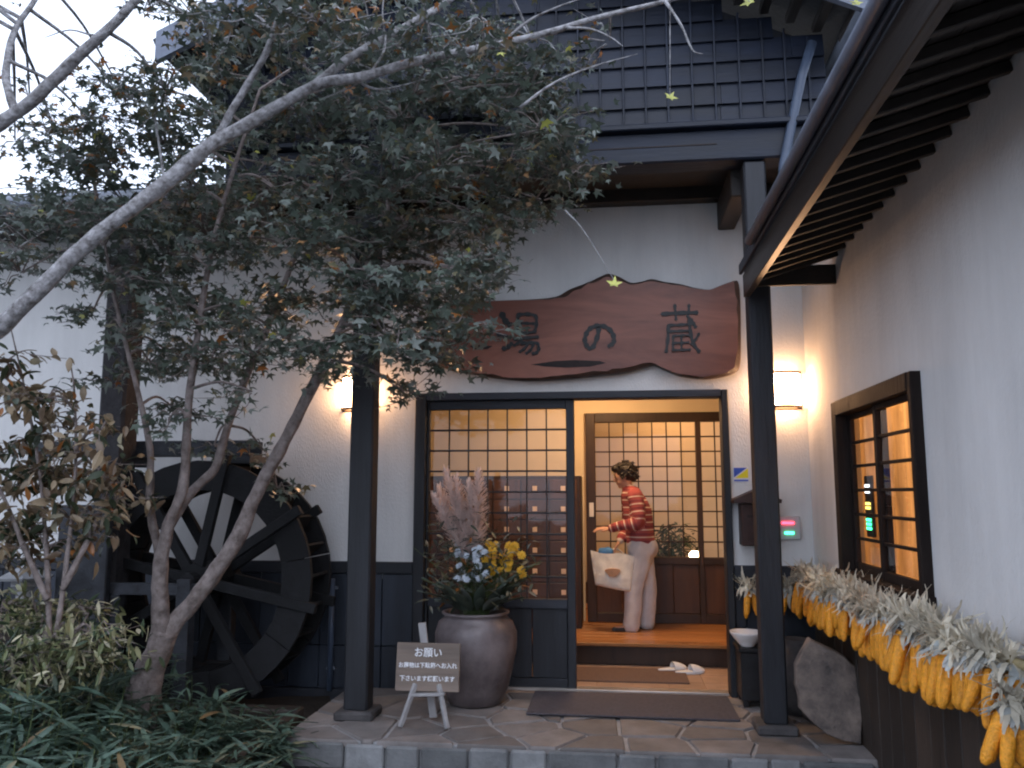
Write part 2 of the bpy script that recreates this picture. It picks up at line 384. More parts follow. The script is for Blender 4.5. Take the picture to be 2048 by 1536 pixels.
for k, s_ in enumerate(seeds):
    poly = [(PX0, PY0), (PX1, PY0), (PX1, PY1), (PX0, PY1)]
    for j, q in enumerate(seeds):
        if j == k: continue
        d = (q[0]-s_[0], q[1]-s_[1]); l = math.hypot(*d); m_ = ((q[0]+s_[0])/2-d[0]/l*.010, (q[1]+s_[1])/2-d[1]/l*.010)
        poly = clip(poly, m_, d)
        if len(poly) < 3: break
    if len(poly) < 3: continue
    cx = sum(p[0] for p in poly)/len(poly); cy = sum(p[1] for p in poly)/len(poly); zt = rnd.uniform(-.004, .006)
    fine = []
    for i in range(len(poly)):
        a, b = poly[i], poly[(i+1) % len(poly)]
        for t in (0, .33, .66):
            p = (a[0]+(b[0]-a[0])*t, a[1]+(b[1]-a[1])*t); j = .012*noise.noise(Vector((p[0]*8, p[1]*8, 1)))
            fine.append((p[0]+(cx-p[0])*abs(j)*4, p[1]+(cy-p[1])*abs(j)*4))
    g = MB(); n = len(fine)
    top = [(cx+(p[0]-cx)*.965, cy+(p[1]-cy)*.965, zt) for p in fine]; mid = [(p[0], p[1], zt-.010) for p in fine]; bot = [(p[0], p[1], -.04) for p in fine]
    g.add(top+mid+bot, [tuple(range(n))]+[(i, n+i, n+(i+1) % n, (i+1) % n) for i in range(n)]+[(n+i, 2*n+i, 2*n+(i+1) % n, n+(i+1) % n) for i in range(n)])
    g.build('flagstone', M['stone'], porch)
# front riser of squared stones, then a lower tread
x = PX0+.01
while x < PX1:
    wd = min(rnd.uniform(.16, .42), PX1-x+.02)
    g = MB().box(x, x+wd-.014, PY0-.012-rnd.uniform(0, .012), PY0+.03, -.165, -.016-rnd.uniform(0, .01), 0, .014)
    g.build('riser_stone', M['step_stone'], porch); x += wd
lower = MB().box(-2.35, 1.43, -2.3, PY0-.03, -.24, -.175).build('lower_step', M['mortar']); tag(lower, kind='structure')
yy = PY0-.04
for r_ in range(3):
    x = -2.33+rnd.uniform(0, .1)
    while x < 1.38:
        wd = min(rnd.uniform(.3, .6), 1.43-x)
        MB().box(x, x+wd-.02, yy-.28, yy-.02, -.2, -.160+rnd.uniform(-.004, .006), 0, .012).build('tread_stone', M['step_stone'], lower); x += wd
    yy -= .29

# ================================================================ ENTRANCE BUILDING
bld = thing('entrance_building', 'white plastered bathhouse entrance with black timber porch and dark gable', 'building', (-.6, 0, 0))
WX = 1.44                                               # face of the right-hand wing
DL, DR, DT = -1.54, .86, 2.23                           # door opening in the plaster
ZR = .93                                                # top of the wainscot rail
bx('plaster_wall', M['plaster'], bld, -7.5, DL-.002, 0, .14, .80, 3.9, 0)
bx('plaster_wall', M['plaster'], bld, DR+.002, WX+.1, 0, .14, .80, 3.9, 0)
bx('plaster_wall', M['plaster'], bld, DL-.002, DR+.002, 0, .14, DT+.004, 3.9, 0)
bx('base_wall', M['soil'], bld, -7.5, DL-.004, .03, .13, -.2, .80, 0)
bx('base_wall', M['soil'], bld, DR+.004, WX+.1, .03, .13, -.2, .80, 0)
for (x0, x1) in ((-7.5, DL-.004), (DR+.004, WX-.01)):
    bx('wainscot_rail', M['black_wood_h'], bld, x0, x1, -.035, .02, ZR-.09, ZR, .006)
    x = x1; first = True
    while x > x0+.02:
        wd = .245
        for (z0, z1) in ((.30, ZR-.094), (-.02, .296)):
            bx('wainscot_board', M['wainscot'], bld, max(x0, x-wd+.005), x, -.012-rnd.uniform(0, .004), .029, z0, z1, .005)
        x -= wd
    bx('base_board', M['black_wood_h'], bld, x0, x1, -.03, .028, -.14, -.024, .005)
# hall seen through the door
HB = 2.1
bx('hall_floor', M['hall_tile'], bld, -2.6, 1.5, .135, HB+.1, -.12, .002, 0)
bx('hall_floor', M['hall_tile'], bld, DL+.002, DR-.002, -.056, .134, -.12, .002, 0)
for i in range(9):
    for j in range(3):
        bx('floor_tile', M['hall_tile'], bld, -1.5+i*.27, -1.5+i*.27+.262, .09+j*.275, .09+j*.275+.267, .0025, .010, .002)
bx('threshold', M['metal_trim'], bld, DL+.1, DR-.06, -.03, .08, .004, .026, .006)
plat = bx('raised_floor', M['dark_brown'], bld, -2.6, 1.5, .99, HB, .003, .165, .006)
for j in range(7):
    bx('floor_plank', M['floor_wood'], plat, -2.6, 1.5, .93+j*.167, .93+j*.167+.164, .166, .196, .004)
bx('hall_wall', M['hall_plaster'], bld, -2.6, -.30, HB, HB+.08, .2, 2.75, 0)
bx('hall_wall', M['hall_plaster'], bld, -.30, 1.5, HB, HB+.08, 2.26, 2.75, 0)
bx('hall_wall', M['hall_plaster'], bld, -2.68, -2.6, .14, HB+.08, 0, 2.75, 0)
bx('hall_wall', M['hall_plaster'], bld, 1.5, 1.58, .14, HB+.08, 0, 2.75, 0)
bx('hall_ceiling', M['hall_plaster'], bld, -2.68, 1.58, .14, 4.2, 2.75, 2.82, 0)
# the room behind the lattice screen
bx('room_floor', M['floor_wood'], bld, -.9, 2.3, HB+.08, 4.2, .12, .18, 0)
bx('room_wall', M['hall_plaster'], bld, -1.0, 2.4, 3.6, 3.68, .1, 2.75, 0)
bx('room_wall', M['hall_plaster'], bld, -.98, -.9, HB+.08, 3.6, .1, 2.75, 0)
bx('room_wall', M['hall_plaster'], bld, 2.3, 2.38, HB+.08, 3.6, .1, 2.75, 0)
bx('skirting', M['brown_wood'], bld, -.9, 2.3, 3.575, 3.6, .18, .42, .003)
# door frame
fr = M['black_wood']
bx('door_post', fr, bld, DL, DL+.085, -.05, .12, .0, DT, .006)
bx('door_post', fr, bld, DR-.05, DR, -.05, .12, .0, DT, .006)
bx('door_lintel', M['black_wood_h'], bld, DL+.086, DR-.051, -.048, .12, DT-.055, DT+.002, .006)
# fixed lattice glass screen left of the opening
GX0, GX1, GZ0, GZ1 = -1.432, -.362, .665, 2.105
scr = bx('glass_screen', fr, bld, DL+.086, GX0, .0, .06, .004, DT-.056, .005)
bx('stile', fr, scr, GX1, -.298, -.002, .06, .004, DT-.056, .005)
bx('rail', M['black_wood_h'], scr, GX0, GX1, .0, .06, GZ1, DT-.056, .004)
bx('rail', M['black_wood_h'], scr, GX0, GX1, .0, .06, GZ0-.07, GZ0, .004)
bx('rail', M['black_wood_h'], scr, GX0, GX1, .0, .06, .004, .09, .004)
for k in range(4):
    w_ = (GX1-GX0)/4; bx('panel_board', M['black_wood'], scr, GX0+k*w_+.002, GX0+(k+1)*w_-.002, .02, .045, .09, GZ0-.07, .004)
def lattice(par, x0, x1, z0, z1, y, nc, nr, tv, th, m):
    for k in range(1, nc): bx('muntin', m, par, x0+(x1-x0)*k/nc-tv/2, x0+(x1-x0)*k/nc+tv/2, y-.012, y+.012, z0, z1, .002)
    for k in range(1, nr): bx('muntin', m, par, x0, x1, y-.0155, y+.0155, z0+(z1-z0)*k/nr-th/2, z0+(z1-z0)*k/nr+th/2, .002)
    for i in range(nc):
        for j in range(nr):
            a = x0+(x1-x0)*i/nc+tv/2; b = x0+(x1-x0)*(i+1)/nc-tv/2; c = z0+(z1-z0)*j/nr+th/2; d = z0+(z1-z0)*(j+1)/nr-th/2
            tx = rnd.uniform(-.0005, .0005); tz = rnd.uniform(-.0005, .0005)
            g = MB().add([(a, y-tx-tz, c), (b, y+tx-tz, c), (b, y+tx+tz, d), (a, y-tx+tz, d)], [(0, 1, 2, 3)]); g.build('pane', M['glass'], par)
lattice(scr, GX0, GX1, GZ0, GZ1, .03, 7, 9, .010, .014, fr)
# inner lattice screen at the back of the raised floor
iy = HB-.02; dk = M['dark_brown']
ins = bx('inner_screen', dk, bld, -.28, -.185, iy-.05, iy+.05, .197, 2.26, .005)
bx('stile', dk, ins, .815, .865, iy-.05, iy+.05, .197, 2.165, .004); bx('stile', dk, ins, 1.42, 1.5, iy-.05, iy+.05, .197, 2.165, .004)
bx('rail', dk, ins, -.185, 1.5, iy-.052, iy+.05, 2.165, 2.26, .004)
bx('rail', dk, ins, -.185, .815, iy-.045, iy+.045, .76, .83, .004); bx('rail', dk, ins, .865, 1.42, iy-.045, iy+.045, .76, .83, .004)
bx('rail', dk, ins, -.185, .815, iy-.045, iy+.045, .197, .29, .004); bx('rail', dk, ins, .865, 1.42, iy-.045, iy+.045, .197, .29, .004)
for k in range(4): bx('panel_board', M['brown_wood'], ins, -.185+k*.25, -.185+k*.25+.248, iy-.02, iy+.02, .29, .76, .004)
for k in range(2): bx('panel_board', M['brown_wood'], ins, .865+k*.2775, .865+k*.2775+.2755, iy-.02, iy+.02, .29, .76, .004)
lattice(ins, -.185, .815, .83, 2.165, iy, 7, 9, .012, .014, dk)
lattice(ins, .865, 1.42, .83, 2.165, iy, 4, 9, .012, .014, dk)
bx('door_handle', M['ceramic'], ins, -.25, -.205, iy-.062, iy-.05, 1.22, 1.36, .003)
# porch timber frame
PYF = -.85
for (xa, xb) in ((-1.775, -1.615), (.892, 1.036)):
    p_ = bx('porch_post', fr, bld, xa, xb, PYF-.075, PYF+.075, .05, 3.66, .012)
    bx('post_base', M['dark_stone'], p_, xa-.05, xb+.05, PYF-.125, PYF+.125, -.005, .055, .02)
bx('porch_beam', M['clap'], bld, -2.75, 1.62, PYF-.10, PYF+.10, 3.665, 3.88, .012)
bx('beam_crack', M['burnt'], bld, -.2, .72, PYF-.1035, PYF-.09, 3.772, 3.782, .001)
bx('beam_ledge', M['clap'], bld, -2.75, 1.62, PYF-.155, PYF+.10, 3.882, 3.925, .008)
for xa in (-1.76, .83): bx('tie_beam', M['soffit_wood'], bld, xa, xa+.13, PYF+.102, -.002, 3.48, 3.70, .008)
bx('wall_beam', M['soffit_wood'], bld, -2.75, WX-.002, -.12, -.002, 3.70, 3.9, .006)
bx('porch_ceiling', M['soffit_wood'], bld, -2.75, 1.62, PYF+.102, -.122, 3.80, 3.84, .0)
# gable cladding: overlapping boards under small upright battens
GC, GZB, GSL = -.72, 3.93, .46; EAVE_Z = 4.50; GH = 2.38                # gable centre, slope, eave height, half width
ridge = EAVE_Z+GH*GSL
gab = bx('gable_backing', M['black_wood'], bld, GC-GH+.25, GC+GH-.25, PYF-.02, PYF+.06, GZB-.01, EAVE_Z-.02, 0)
MB().prism([(GC-GH+.25, PYF-.018, EAVE_Z-.01), (GC+GH-.25, PYF-.018, EAVE_Z-.01), (GC, PYF-.018, ridge-.12)], (0, .06, 0)).build('gable_backing', M['black_wood'], gab)
row = 0; z = GZB; RH = .152
while z < ridge-.25:
    zz = z+RH; half = GH-.2 if zz < EAVE_Z else max(.1, (ridge-zz)/GSL-.12)
    xa = GC-half
    while xa < GC+half-.02:
        xb = min(GC+half, xa+rnd.uniform(.9, 1.5))
        g = MB(); y0 = PYF-.026; g.add([(xa, y0-.030, z), (xb-.003, y0-.030, z), (xb-.003, y0-.006, zz+.012), (xa, y0-.006, zz+.012), (xa, y0-.002, z), (xb-.003, y0-.002, z), (xb-.003, y0+.002, zz+.012), (xa, y0+.002, zz+.012)],
              [(0,1,2,3), (4,7,6,5), (0,4,5,1), (3,2,6,7), (0,3,7,4), (1,5,6,2)])
        g.build('clapboard', M['clap'], gab); xa = xb
    z += RH; row += 1
x = GC-GH+.3+.0
while x < GC+GH-.28:
    zt = min(ridge-.14, EAVE_Z+(GH-abs(x-GC))*GSL-.12)
    bx('batten', M['clap'], gab, x-.007, x+.007, PYF-.064, PYF-.054, GZB+.002, zt, .002); x += rnd.uniform(.145, .165)
# porch roof: two slopes, verge boards, purlins
VY = -1.34
roof = MB()
def slope(mb, x0, z0, x1, z1, y0, y1, t):
    n = Vector((-(z1-z0), 0, (x1-x0))).normalized()*t
    if n.z < 0: n = -n
    mb.prism([(x0, y0, z0), (x1, y0, z1), Vector((x1, y0, z1))+n, Vector((x0, y0, z0))+n], (0, y1-y0, 0))
slope(roof, GC-GH, EAVE_Z, GC, ridge, VY+.03, 4.5, .10); slope(roof, GC, ridge, GC+GH, EAVE_Z, VY+.03, 4.5, .10)
rf = roof.build('porch_roof', M['roof'], bld)
for (x0, z0, x1, z1) in ((GC-GH, EAVE_Z, GC, ridge), (GC, ridge, GC+GH, EAVE_Z)):
    g = MB(); g.prism([(x0, VY, z0-.09), (x1, VY, z1-.09), (x1, VY, z1+.13), (x0, VY, z0+.13)], (0, .045, 0)); g.build('verge_board', M['verge'], rf)
for k in range(14):
    t = (k+.5)/14
    for sg in (-1, 1):
        xc = GC+sg*GH*t; zc = ridge-GH*t*GSL
        bx('verge_batten', M['soffit_wood'], rf, xc-.03, xc+.03, VY+.05, PYF-.07, zc-.075, zc-.02, .004)
# left-hand eave of the main building, gutter
lw = MB(); lw.prism([(-9, -.66, 3.66), (-9, 3.5, 5.2), (-9, 3.5, 5.32), (-9, -.66, 3.78)], (9+GC-GH+.3, 0, 0)); lw.build('left_roof', M['roof'], bld)
bx('left_soffit', M['soffit_wood'], bld, -9, GC-GH+.2, -.62, -.002, 3.60, 3.65, 0)
gut = MB().tube([(-9, -.72, 3.66), (GC-GH+.2, -.72, 3.66)], .075, 10); gut.build('gutter', M['gutter'], bld, smooth=True)
sp = MB().tube([(1.36, -.98, 4.44), (1.28, -.98, 4.2), (1.14, -.98, 3.6), (1.10, -.98, 3.15)], .032, 10)
sp.build('spout_pipe', M['pipe'], bld, smooth=True)
for sx in (0, 1):
    pass
ge = MB().tube([(GC+GH-.05, VY+.05, EAVE_Z-.02), (GC+GH-.05, 3, EAVE_Z-.02)], .06, 10); ge.build('gutter', M['gutter'], bld, smooth=True)

# ================================================================ RIGHT-HAND WING
wing = thing('side_wing', 'white plastered side wing with low dark eave, lattice window and black wainscot', 'building', (2.5, -3.8, 0))
WY0 = -7.6; wy0, wy1, wz0, wz1 = -2.30, -.86, .95, 2.03
bx('plaster_wall', M['plaster'], wing, WX, WX+.14, wy1, -.001, .6, 3.75, 0)
bx('plaster_wall', M['plaster'], wing, WX, WX+.14, WY0, wy0, .6, 3.2, 0)
bx('plaster_wall', M['plaster'], wing, WX, WX+.14, wy0, wy1, wz1, 3.2, 0)
bx('plaster_wall', M['plaster'], wing, WX, WX+.14, wy0, wy1, .6, wz0, 0)
bx('end_wall', M['plaster'], wing, WX+.142, 4.2, WY0, WY0+.14, -.2, 3.3, 0)
bx('base_wall', M['soil'], wing, WX+.02, WX+.14, WY0, -.001, -.2, .598, 0)
y = -.02
while y > WY0+.05:
    wd = rnd.uniform(.16, .2); bx('wainscot_board', M['brown_wains'], wing, WX-.022-rnd.uniform(0, .005), WX+.018, max(WY0, y-wd+.006), y, -.17, .78, .005); y -= wd
bx('wainscot_rail', M['black_wood'], wing, WX-.045, WX-.001, WY0, -.04, .782, .84, .006)
bx('ledge', M['black_wood'], wing, WX-.08, WX-.001, -5.2, -3.32, 1.0, 1.085, .006)
# eave: rafters, boards, fascia, gutter
FX, FZ, EY = .875, 2.76, -.97
sl_ = .30
def ez(x, d=0): return FZ+(x-FX)*sl_+d
ev = MB(); ev.prism([(FX, EY, FZ+.115), (WX+.0, EY, ez(WX, .115)), (4.6, EY, ez(4.6, .115)), (4.6, EY, ez(4.6, .2)), (FX, EY, FZ+.2)], (0, WY0-.8-EY, 0)); eave = ev.build('eave_roof', M['roof'], wing)
k = 0; y = EY-.05
while y > WY0-.7:
    g = MB().bar((FX+.02, y, ez(FX+.02, .05)), (WX-.002, y, ez(WX-.002, .05)), .034, .042, c=.004); g.build('rafter', M['soffit_wood'], eave); y -= .18
nb = 5
for k in range(nb):
    xa = FX+.03+(WX-FX-.03)*k/nb; xb = FX+.03+(WX-FX-.03)*(k+1)/nb-.004
    MB().prism([(xa, EY-.01, ez(xa, .075)), (xb, EY-.01, ez(xb, .075)), (xb, EY-.01, ez(xb, .112)), (xa, EY-.01, ez(xa, .112))], (0, WY0-.7-EY, 0)).build('soffit_board', M['soffit_wood'], eave)
bx('fascia', M['fascia_wood'], eave, FX-.022, FX+.018, WY0-.8, EY, FZ-.045, FZ+.105, .004)
bx('roof_edge', M['dark_edge'], eave, FX-.045, FX-.024, WY0-.8, EY+.004, FZ+.107, FZ+.175, .006)
bx('end_board', M['soffit_wood'], eave, FX+.02, WX-.002, EY, EY+.03, FZ+.03, FZ+.16, .004)
MB().tube([(FX-.072, WY0-.8, FZ+.15), (FX-.072, EY-.6, FZ+.15)], .028, 10).build('gutter', M['verge'], eave, smooth=True)
# window
win = bx('window', M['window_wood'], wing, WX-.05, WX+.06, wy1-.10, wy1, wz0, wz1, .005)
bx('frame', M['window_wood'], win, WX-.05, WX+.06, wy0, wy0+.05, wz0, wz1, .005)
bx('frame', M['window_wood'], win, WX-.052, WX+.06, wy0+.051, wy1-.101, wz1-.09, wz1+.002, .005)
bx('sill', M['window_wood'], win, WX-.075, WX+.06, wy0-.02, wy1+.02, wz0-.09, wz0+.04, .006)
ym = (wy0+wy1)/2-.02
sashes = ((ym-.03, wy1-.101, WX+.035), (wy0+.051, ym+.03, WX+.005))
for (ya, yb, xs) in sashes:
    for (a, b) in ((ya, ya+.05), (yb-.05, yb)): bx('sash_stile', M['window_wood'], win, xs-.015, xs+.015, a, b, wz0+.041, wz1-.091, .003)
    za, zb = wz0+.041, wz1-.091
    bx('sash_rail', M['window_wood'], win, xs-.014, xs+.014, ya+.05, yb-.05, za, za+.05, .003); bx('sash_rail', M['window_wood'], win, xs-.014, xs+.014, ya+.05, yb-.05, zb-.03, zb, .003)
    za += .05; zb -= .03
    for k in range(1, 6): zc = za+(zb-za)*k/6; bx('muntin', M['window_wood'], win, xs-.009, xs+.009, ya+.05, yb-.05, zc-.009, zc+.009, .002)
    for k in range(6):
        z0 = za+(zb-za)*k/6+.009; z1 = za+(zb-za)*(k+1)/6-.009; t = rnd.uniform(-.002, .002)
        MB().add([(xs+t, ya+.05, z0), (xs+t, yb-.05, z0), (xs-t, yb-.05, z1), (xs-t, ya+.05, z1)], [(0, 1, 2, 3)]).build('pane', M['glass'], win)
# curtain and the lit room behind
g = MB(); V = []; nn = 90
for i in range(nn+1):
    y = wy0-.05+(wy1-wy0+.5)*i/nn; x = WX+.115+.020*math.sin(i*.83+math.sin(i*.31)*1.3)+.007*math.sin(i*2.1)
    V += [(x, y, wz0-.05), (x+.01*math.sin(i*.5), y, wz1)]
g.add(V, [(2*i, 2*i+2, 2*i+3, 2*i+1) for i in range(nn)])
cu = g.build('window_curtain', M['curtain'], smooth=True); tag(cu, 'orange lit curtain in folds behind the side wing window', 'curtain')
bx('room_wall', M['hall_plaster'], wing, 3.4, 3.48, WY0+.2, -.15, -.1, 3.0, 0)
bx('room_wall', M['hall_plaster'], wing, WX+.142, 3.4, -.15, -.10, -.1, 3.0, 0)
bx('room_ceiling', M['hall_plaster'], wing, WX+.142, 3.4, WY0+.2, -.15, 2.7, 2.75, 0)
bx('room_floor', M['floor_wood'], wing, WX+.142, 3.4, WY0+.2, -.15, -.05, 0, 0)

def ceiling_lamp(x, y, z, label, m='ceil_lamp'):
    t = thing('ceiling_lamp', label, 'lamp', (x, y, z))
    MB().lathe([(0, -.09), (.14, -.085), (.19, -.06), (.2, -.03), (.2, 0)], (x, y, z), 24).build('diffuser', M[m], t, smooth=True)
    MB().lathe([(.205, -.02), (.235, -.02), (.235, .0), (.1, .0)], (x, y, z), 24).build('rim', M['lamp_frame'], t)
    return t
ceiling_lamp(-.15, 1.05, 2.748, 'round warm ceiling lamp over the raised hall floor')
ceiling_lamp(.7, 2.95, 2.748, 'round warm ceiling lamp in the room behind the lattice screen', 'room_lamp')
ceiling_lamp(2.5, -1.7, 2.698, 'round warm ceiling lamp in the side wing room behind the curtain', 'wing_lamp')

# ================================================================ WALL LAMPS
def sconce(x, z, label):
    t = thing('wall_lamp', label, 'lamp', (x, 0, z), 'half-round wall lamps beside the entrance')
    r, h = .13, .245
    MB().lathe([(r, 0), (r+.004, h*.5), (r, h)], (x, -.012, z), 20, 0, PI, 2*PI).build('lamp_shade', M['shade'], t, smooth=True)
    MB().box(x-r-.012, x+r+.012, -.012, -.001, z-.02, z+h+.02, 0, .003).build('back_plate', M['lamp_frame'], t)
    for zz in (z-.012, z+h-.006):
        MB().lathe([(r-.02, 0), (r+.010, 0), (r+.010, .016), (r-.02, .016)], (x, -.012, zz), 20, 0, PI, 2*PI).build('band', M['lamp_frame'], t)
    return t
sconce(1.262, 2.095, 'half-round glowing wall lamp in the corner right of the right porch post')
sconce(-2.005, 2.12, 'half-round glowing wall lamp half hidden behind the left porch post')

# ================================================================ CARVED NAME BOARD
SY = -.10
outline = [(838, 690), (842, 655), (868, 625), (900, 606), (950, 601), (1010, 599), (1070, 596), (1112, 590), (1140, 575), (1175, 562), (1200, 550), (1218, 544), (1238, 550), (1262, 562), (1285, 560),
           (1305, 555), (1330, 561), (1360, 565), (1395, 574), (1425, 577), (1450, 568), (1470, 561), (1479, 562), (1483, 600), (1484, 680), (1482, 728), (1470, 745), (1440, 754), (1405, 757), (1365, 752), (1335, 741),
           (1310, 731), (1285, 736), (1250, 745), (1200, 751), (1130, 758), (1060, 761), (1000, 757), (950, 749), (905, 741), (870, 727), (848, 712)]
P3 = catmull([at(px, py, Y=SY) for px, py in outline]+[at(838, 690, Y=SY)], 4)[:-1]
cx = sum(p.x for p in P3)/len(P3); cz = sum(p.z for p in P3)/len(P3)
sgn = thing('name_board', 'wide reddish brown live-edge wooden board with carved dark lettering over the door', 'sign', (cx, SY+.07, cz-.3))
def inset(p, k):
    q = Vector((cx, p.y, cz)); d = q-p; return p+d.normalized()*min(k, d.length*.5)
N_ = len(P3); ring = lambda k, y: [Vector((*inset(p, k*(1+.6*noise.noise(p*14))).xz, 0)).xzy+Vector((0, y, 0)) for p in P3]
a = [Vector((p.x, SY, p.z)) for p in ring(.035, 0)]; b = [Vector((p.x, SY+.022, p.z)) for p in ring(.008, 0)]
c = [Vector((p.x, SY+.05, p.z)) for p in P3]; d = [Vector((p.x, SY+.085, p.z)) for p in ring(.012, 0)]
g = MB(); g.add(a, [tuple(range(N_))], 0)
g.v += [tuple(p) for p in b+c+d]
for i in range(N_):
    j = (i+1) % N_
    for q in range(3): g.f.append((q*N_+i, q*N_+j, (q+1)*N_+j, (q+1)*N_+i)); g.m.append(1 if q else 1)
g.f.append(tuple(3*N_+i for i in reversed(range(N_)))); g.m.append(1)
g.build('board', [M['sign_wood'], M['sign_edge']], sgn)
def zp(x, y): return at(980+x/4.655, 600+y/4.655, Y=SY-.001)
def stroke(mb, pts, wd, dep=.010):
    P = catmull([zp(*p) for p in pts], 4) if len(pts) > 2 else [zp(*p) for p in pts]
    wm = wd/4.655*pxm(P[0]); k = len(P); L_ = []; R_ = []
    for i, p in enumerate(P):
        t = (P[min(i+1, k-1)]-P[max(i-1, 0)]); t.y = 0; t.normalize(); nrm = Vector((-t.z, 0, t.x))
        ww = wm*(.42+.12*math.sin(i*1.7)) ; L_.append(p+nrm*ww); R_.append(p-nrm*ww)
    t0 = (P[0]-P[1]).normalized()*wm*.3; t1 = (P[-1]-P[-2]).normalized()*wm*.3
    poly = [P[0]+t0]+L_+[P[-1]+t1]+R_[::-1]
    n = len(poly); v = [Vector((p.x, SY-dep, p.z)) for p in poly]+[Vector((p.x, SY+.004, p.z)) for p in poly]
    m_ = len(P); f = []
    idxL = lambda i: 1+i; idxR = lambda i: n-1-i
    f.append((0, idxL(0), idxR(0))); f.append((idxL(m_-1), m_+1, idxR(m_-1)))
    for i in range(m_-1): f.append((idxL(i), idxL(i+1), idxR(i+1), idxR(i)))
    f += [(i, (i+1) % n, n+(i+1) % n, n+i) for i in range(n)]
    mb.add(v, f)
chars = [
 [([(110, 125), (140, 190), (190, 235)], 62), ([(70, 318), (130, 335), (195, 348)], 44), ([(120, 455), (165, 440), (205, 405)], 48),
  ([(262, 140), (258, 210), (256, 300)], 36), ([(255, 140), (340, 132), (425, 150), (432, 230), (415, 300)], 38), ([(262, 222), (330, 218), (410, 220)], 30), ([(258, 300), (330, 306), (415, 298)], 32),
  ([(222, 366), (330, 356), (450, 345)], 34), ([(300, 372), (265, 400), (225, 425)], 32), ([(290, 405), (370, 398), (440, 405), (455, 455), (430, 495), (395, 500)], 34), ([(350, 408), (320, 455), (275, 485)], 28), ([(405, 412), (380, 465), (335, 500)], 28)],
 [([(1015, 258), (1000, 340), (965, 430), (930, 450), (898, 420), (884, 365), (905, 300), (950, 255), (1020, 240), (1090, 258), (1140, 310), (1156, 370), (1140, 410), (1105, 432)], 48)],
 [([(1600, 132), (1760, 122), (1930, 118)], 42), ([(1720, 45), (1726, 110), (1732, 185)], 30), ([(1852, 45), (1850, 100), (1840, 160)], 30), ([(1868, 178), (1890, 215), (1915, 255)], 36),
  ([(1655, 238), (1760, 234), (1870, 228)], 32), ([(1660, 240), (1656, 360), (1640, 485)], 34), ([(1665, 295), (1760, 290), (1875, 286)], 26), ([(1855, 165), (1865, 300), (1895, 410), (1950, 485)], 36), ([(1945, 312), (1915, 365), (1870, 415)], 26),
  ([(1700, 335), (1780, 332), (1850, 330)], 24), ([(1705, 335), (1703, 400), (1705, 470)], 26), ([(1700, 470), (1780, 468), (1865, 464)], 26), ([(1708, 402), (1780, 400), (1850, 396)], 24), ([(1780, 335), (1782, 400), (1782, 465)], 22)]]
for ch in chars:
    g = MB()
    for q, (pts, wd) in enumerate(ch):
        stroke(g, pts, wd, .010+.0005*q)
    g.build('carved_character', M['ink'], sgn)
for pts in ([(1062, 729), (1110, 722), (1150, 720), (1200, 722), (1212, 726), (1180, 733), (1130, 735), (1090, 733)], [(938, 692), (960, 690), (985, 692), (975, 698), (950, 699)], [(868, 714), (890, 711), (905, 715), (885, 719)]):
    g = MB(); g.prism([at(px, py, Y=SY-.003) for px, py in pts], (0, .006, 0)); g.build('wood_hollow', M['burnt'], sgn)

# ================================================================ SMALL NOTICE ON AN EASEL
def text_mesh(txt, size, offset=0.0):
    cu = bpy.data.curves.new('t', 'FONT'); cu.body = txt; cu.size = size; cu.align_x = 'CENTER'; cu.align_y = 'CENTER'; cu.offset = offset; cu.resolution_u = 2
    o = bpy.data.objects.new('t', cu); COL.objects.link(o); dg = bpy.context.evaluated_depsgraph_get(); dg.update()
    me = bpy.data.meshes.new_from_object(o.evaluated_get(dg)); bpy.data.objects.remove(o); return me
NY = -.98; nc = at(856, 1334, Y=NY)
no = thing('notice_easel', 'small brown notice board with three white lines of writing on a low easel', 'sign', (nc.x, NY, 0))
tilt = Matrix.Rotation(R(-8), 3, 'X')
g = MB().obox(nc, (.207, .011, .147), tilt, 0, .003); g.build('board', M['notice'], no)
for txt, dz, sz in (('お願い', .085, .062), ('お履物は下駄箱へお入れ', .008, .036), ('下さいます様願います', -.072, .036)):
    me = text_mesh(txt, sz, .0006); me.materials.clear(); me.materials.append(M['white_paint'])
    R3 = tilt @ Matrix.Rotation(R(90), 3, 'X')
    xs = [v.co.x for v in me.vertices]; wdt = (max(xs)-min(xs)) if xs else .1
    k = min(1.0, .38/wdt)
    for v in me.vertices: v.co = R3 @ Vector((v.co.x*k, v.co.y, 0))
    o = bpy.data.objects.new('lettering', me); place(o, nc+tilt @ Vector((0, -.0135, dz)), no)
for sx in (-1, 1):
    g = MB().bar((nc.x+sx*.075, NY-.02, nc.z-.10), (nc.x+sx*.15, NY-.10, .006), .026, .03); g.build('leg', M['easel'], no)
g = MB().bar((nc.x-.05, NY+.03, nc.z+.27), (nc.x+.02, NY+.09, .02), .05, .018, up=(0, 1, 0)); g.build('back_stick', M['easel'], no)
g = MB().bar((nc.x-.10, NY-.035, nc.z-.165), (nc.x+.12, NY-.035, nc.z-.155), .05, .018); g.build('ledge', M['easel'], no)

# ================================================================ URN AND AUTUMN FLOWERS
ux, uy = -.985, -.42
k = .255/.235
urn = MB().lathe([(0, .0), (.165, .0), (.19, .02), (.225, .10), (.262, .24), (.288, .38), (.288, .48), (.262, .555), (.222, .585), (.224, .60), (.238, .610), (.24, .622), (.22, .626), (.205, .61), (.198, .58), (.16, .53), (0, .51)], (ux, uy, .005), 40)
V2 = []
for p in urn.v:
    q = Vector(p); nn = .006*noise.noise(q*4); V2.append(((q.x-ux)*(1+nn*3)+ux, (q.y-uy)*(1+nn*3)+uy, q.z))
urn.v = V2
o = urn.build('flower_urn', M['urn'], smooth=True); tag(o, 'large squat brown glazed urn holding flowers before the lattice screen', 'urn')

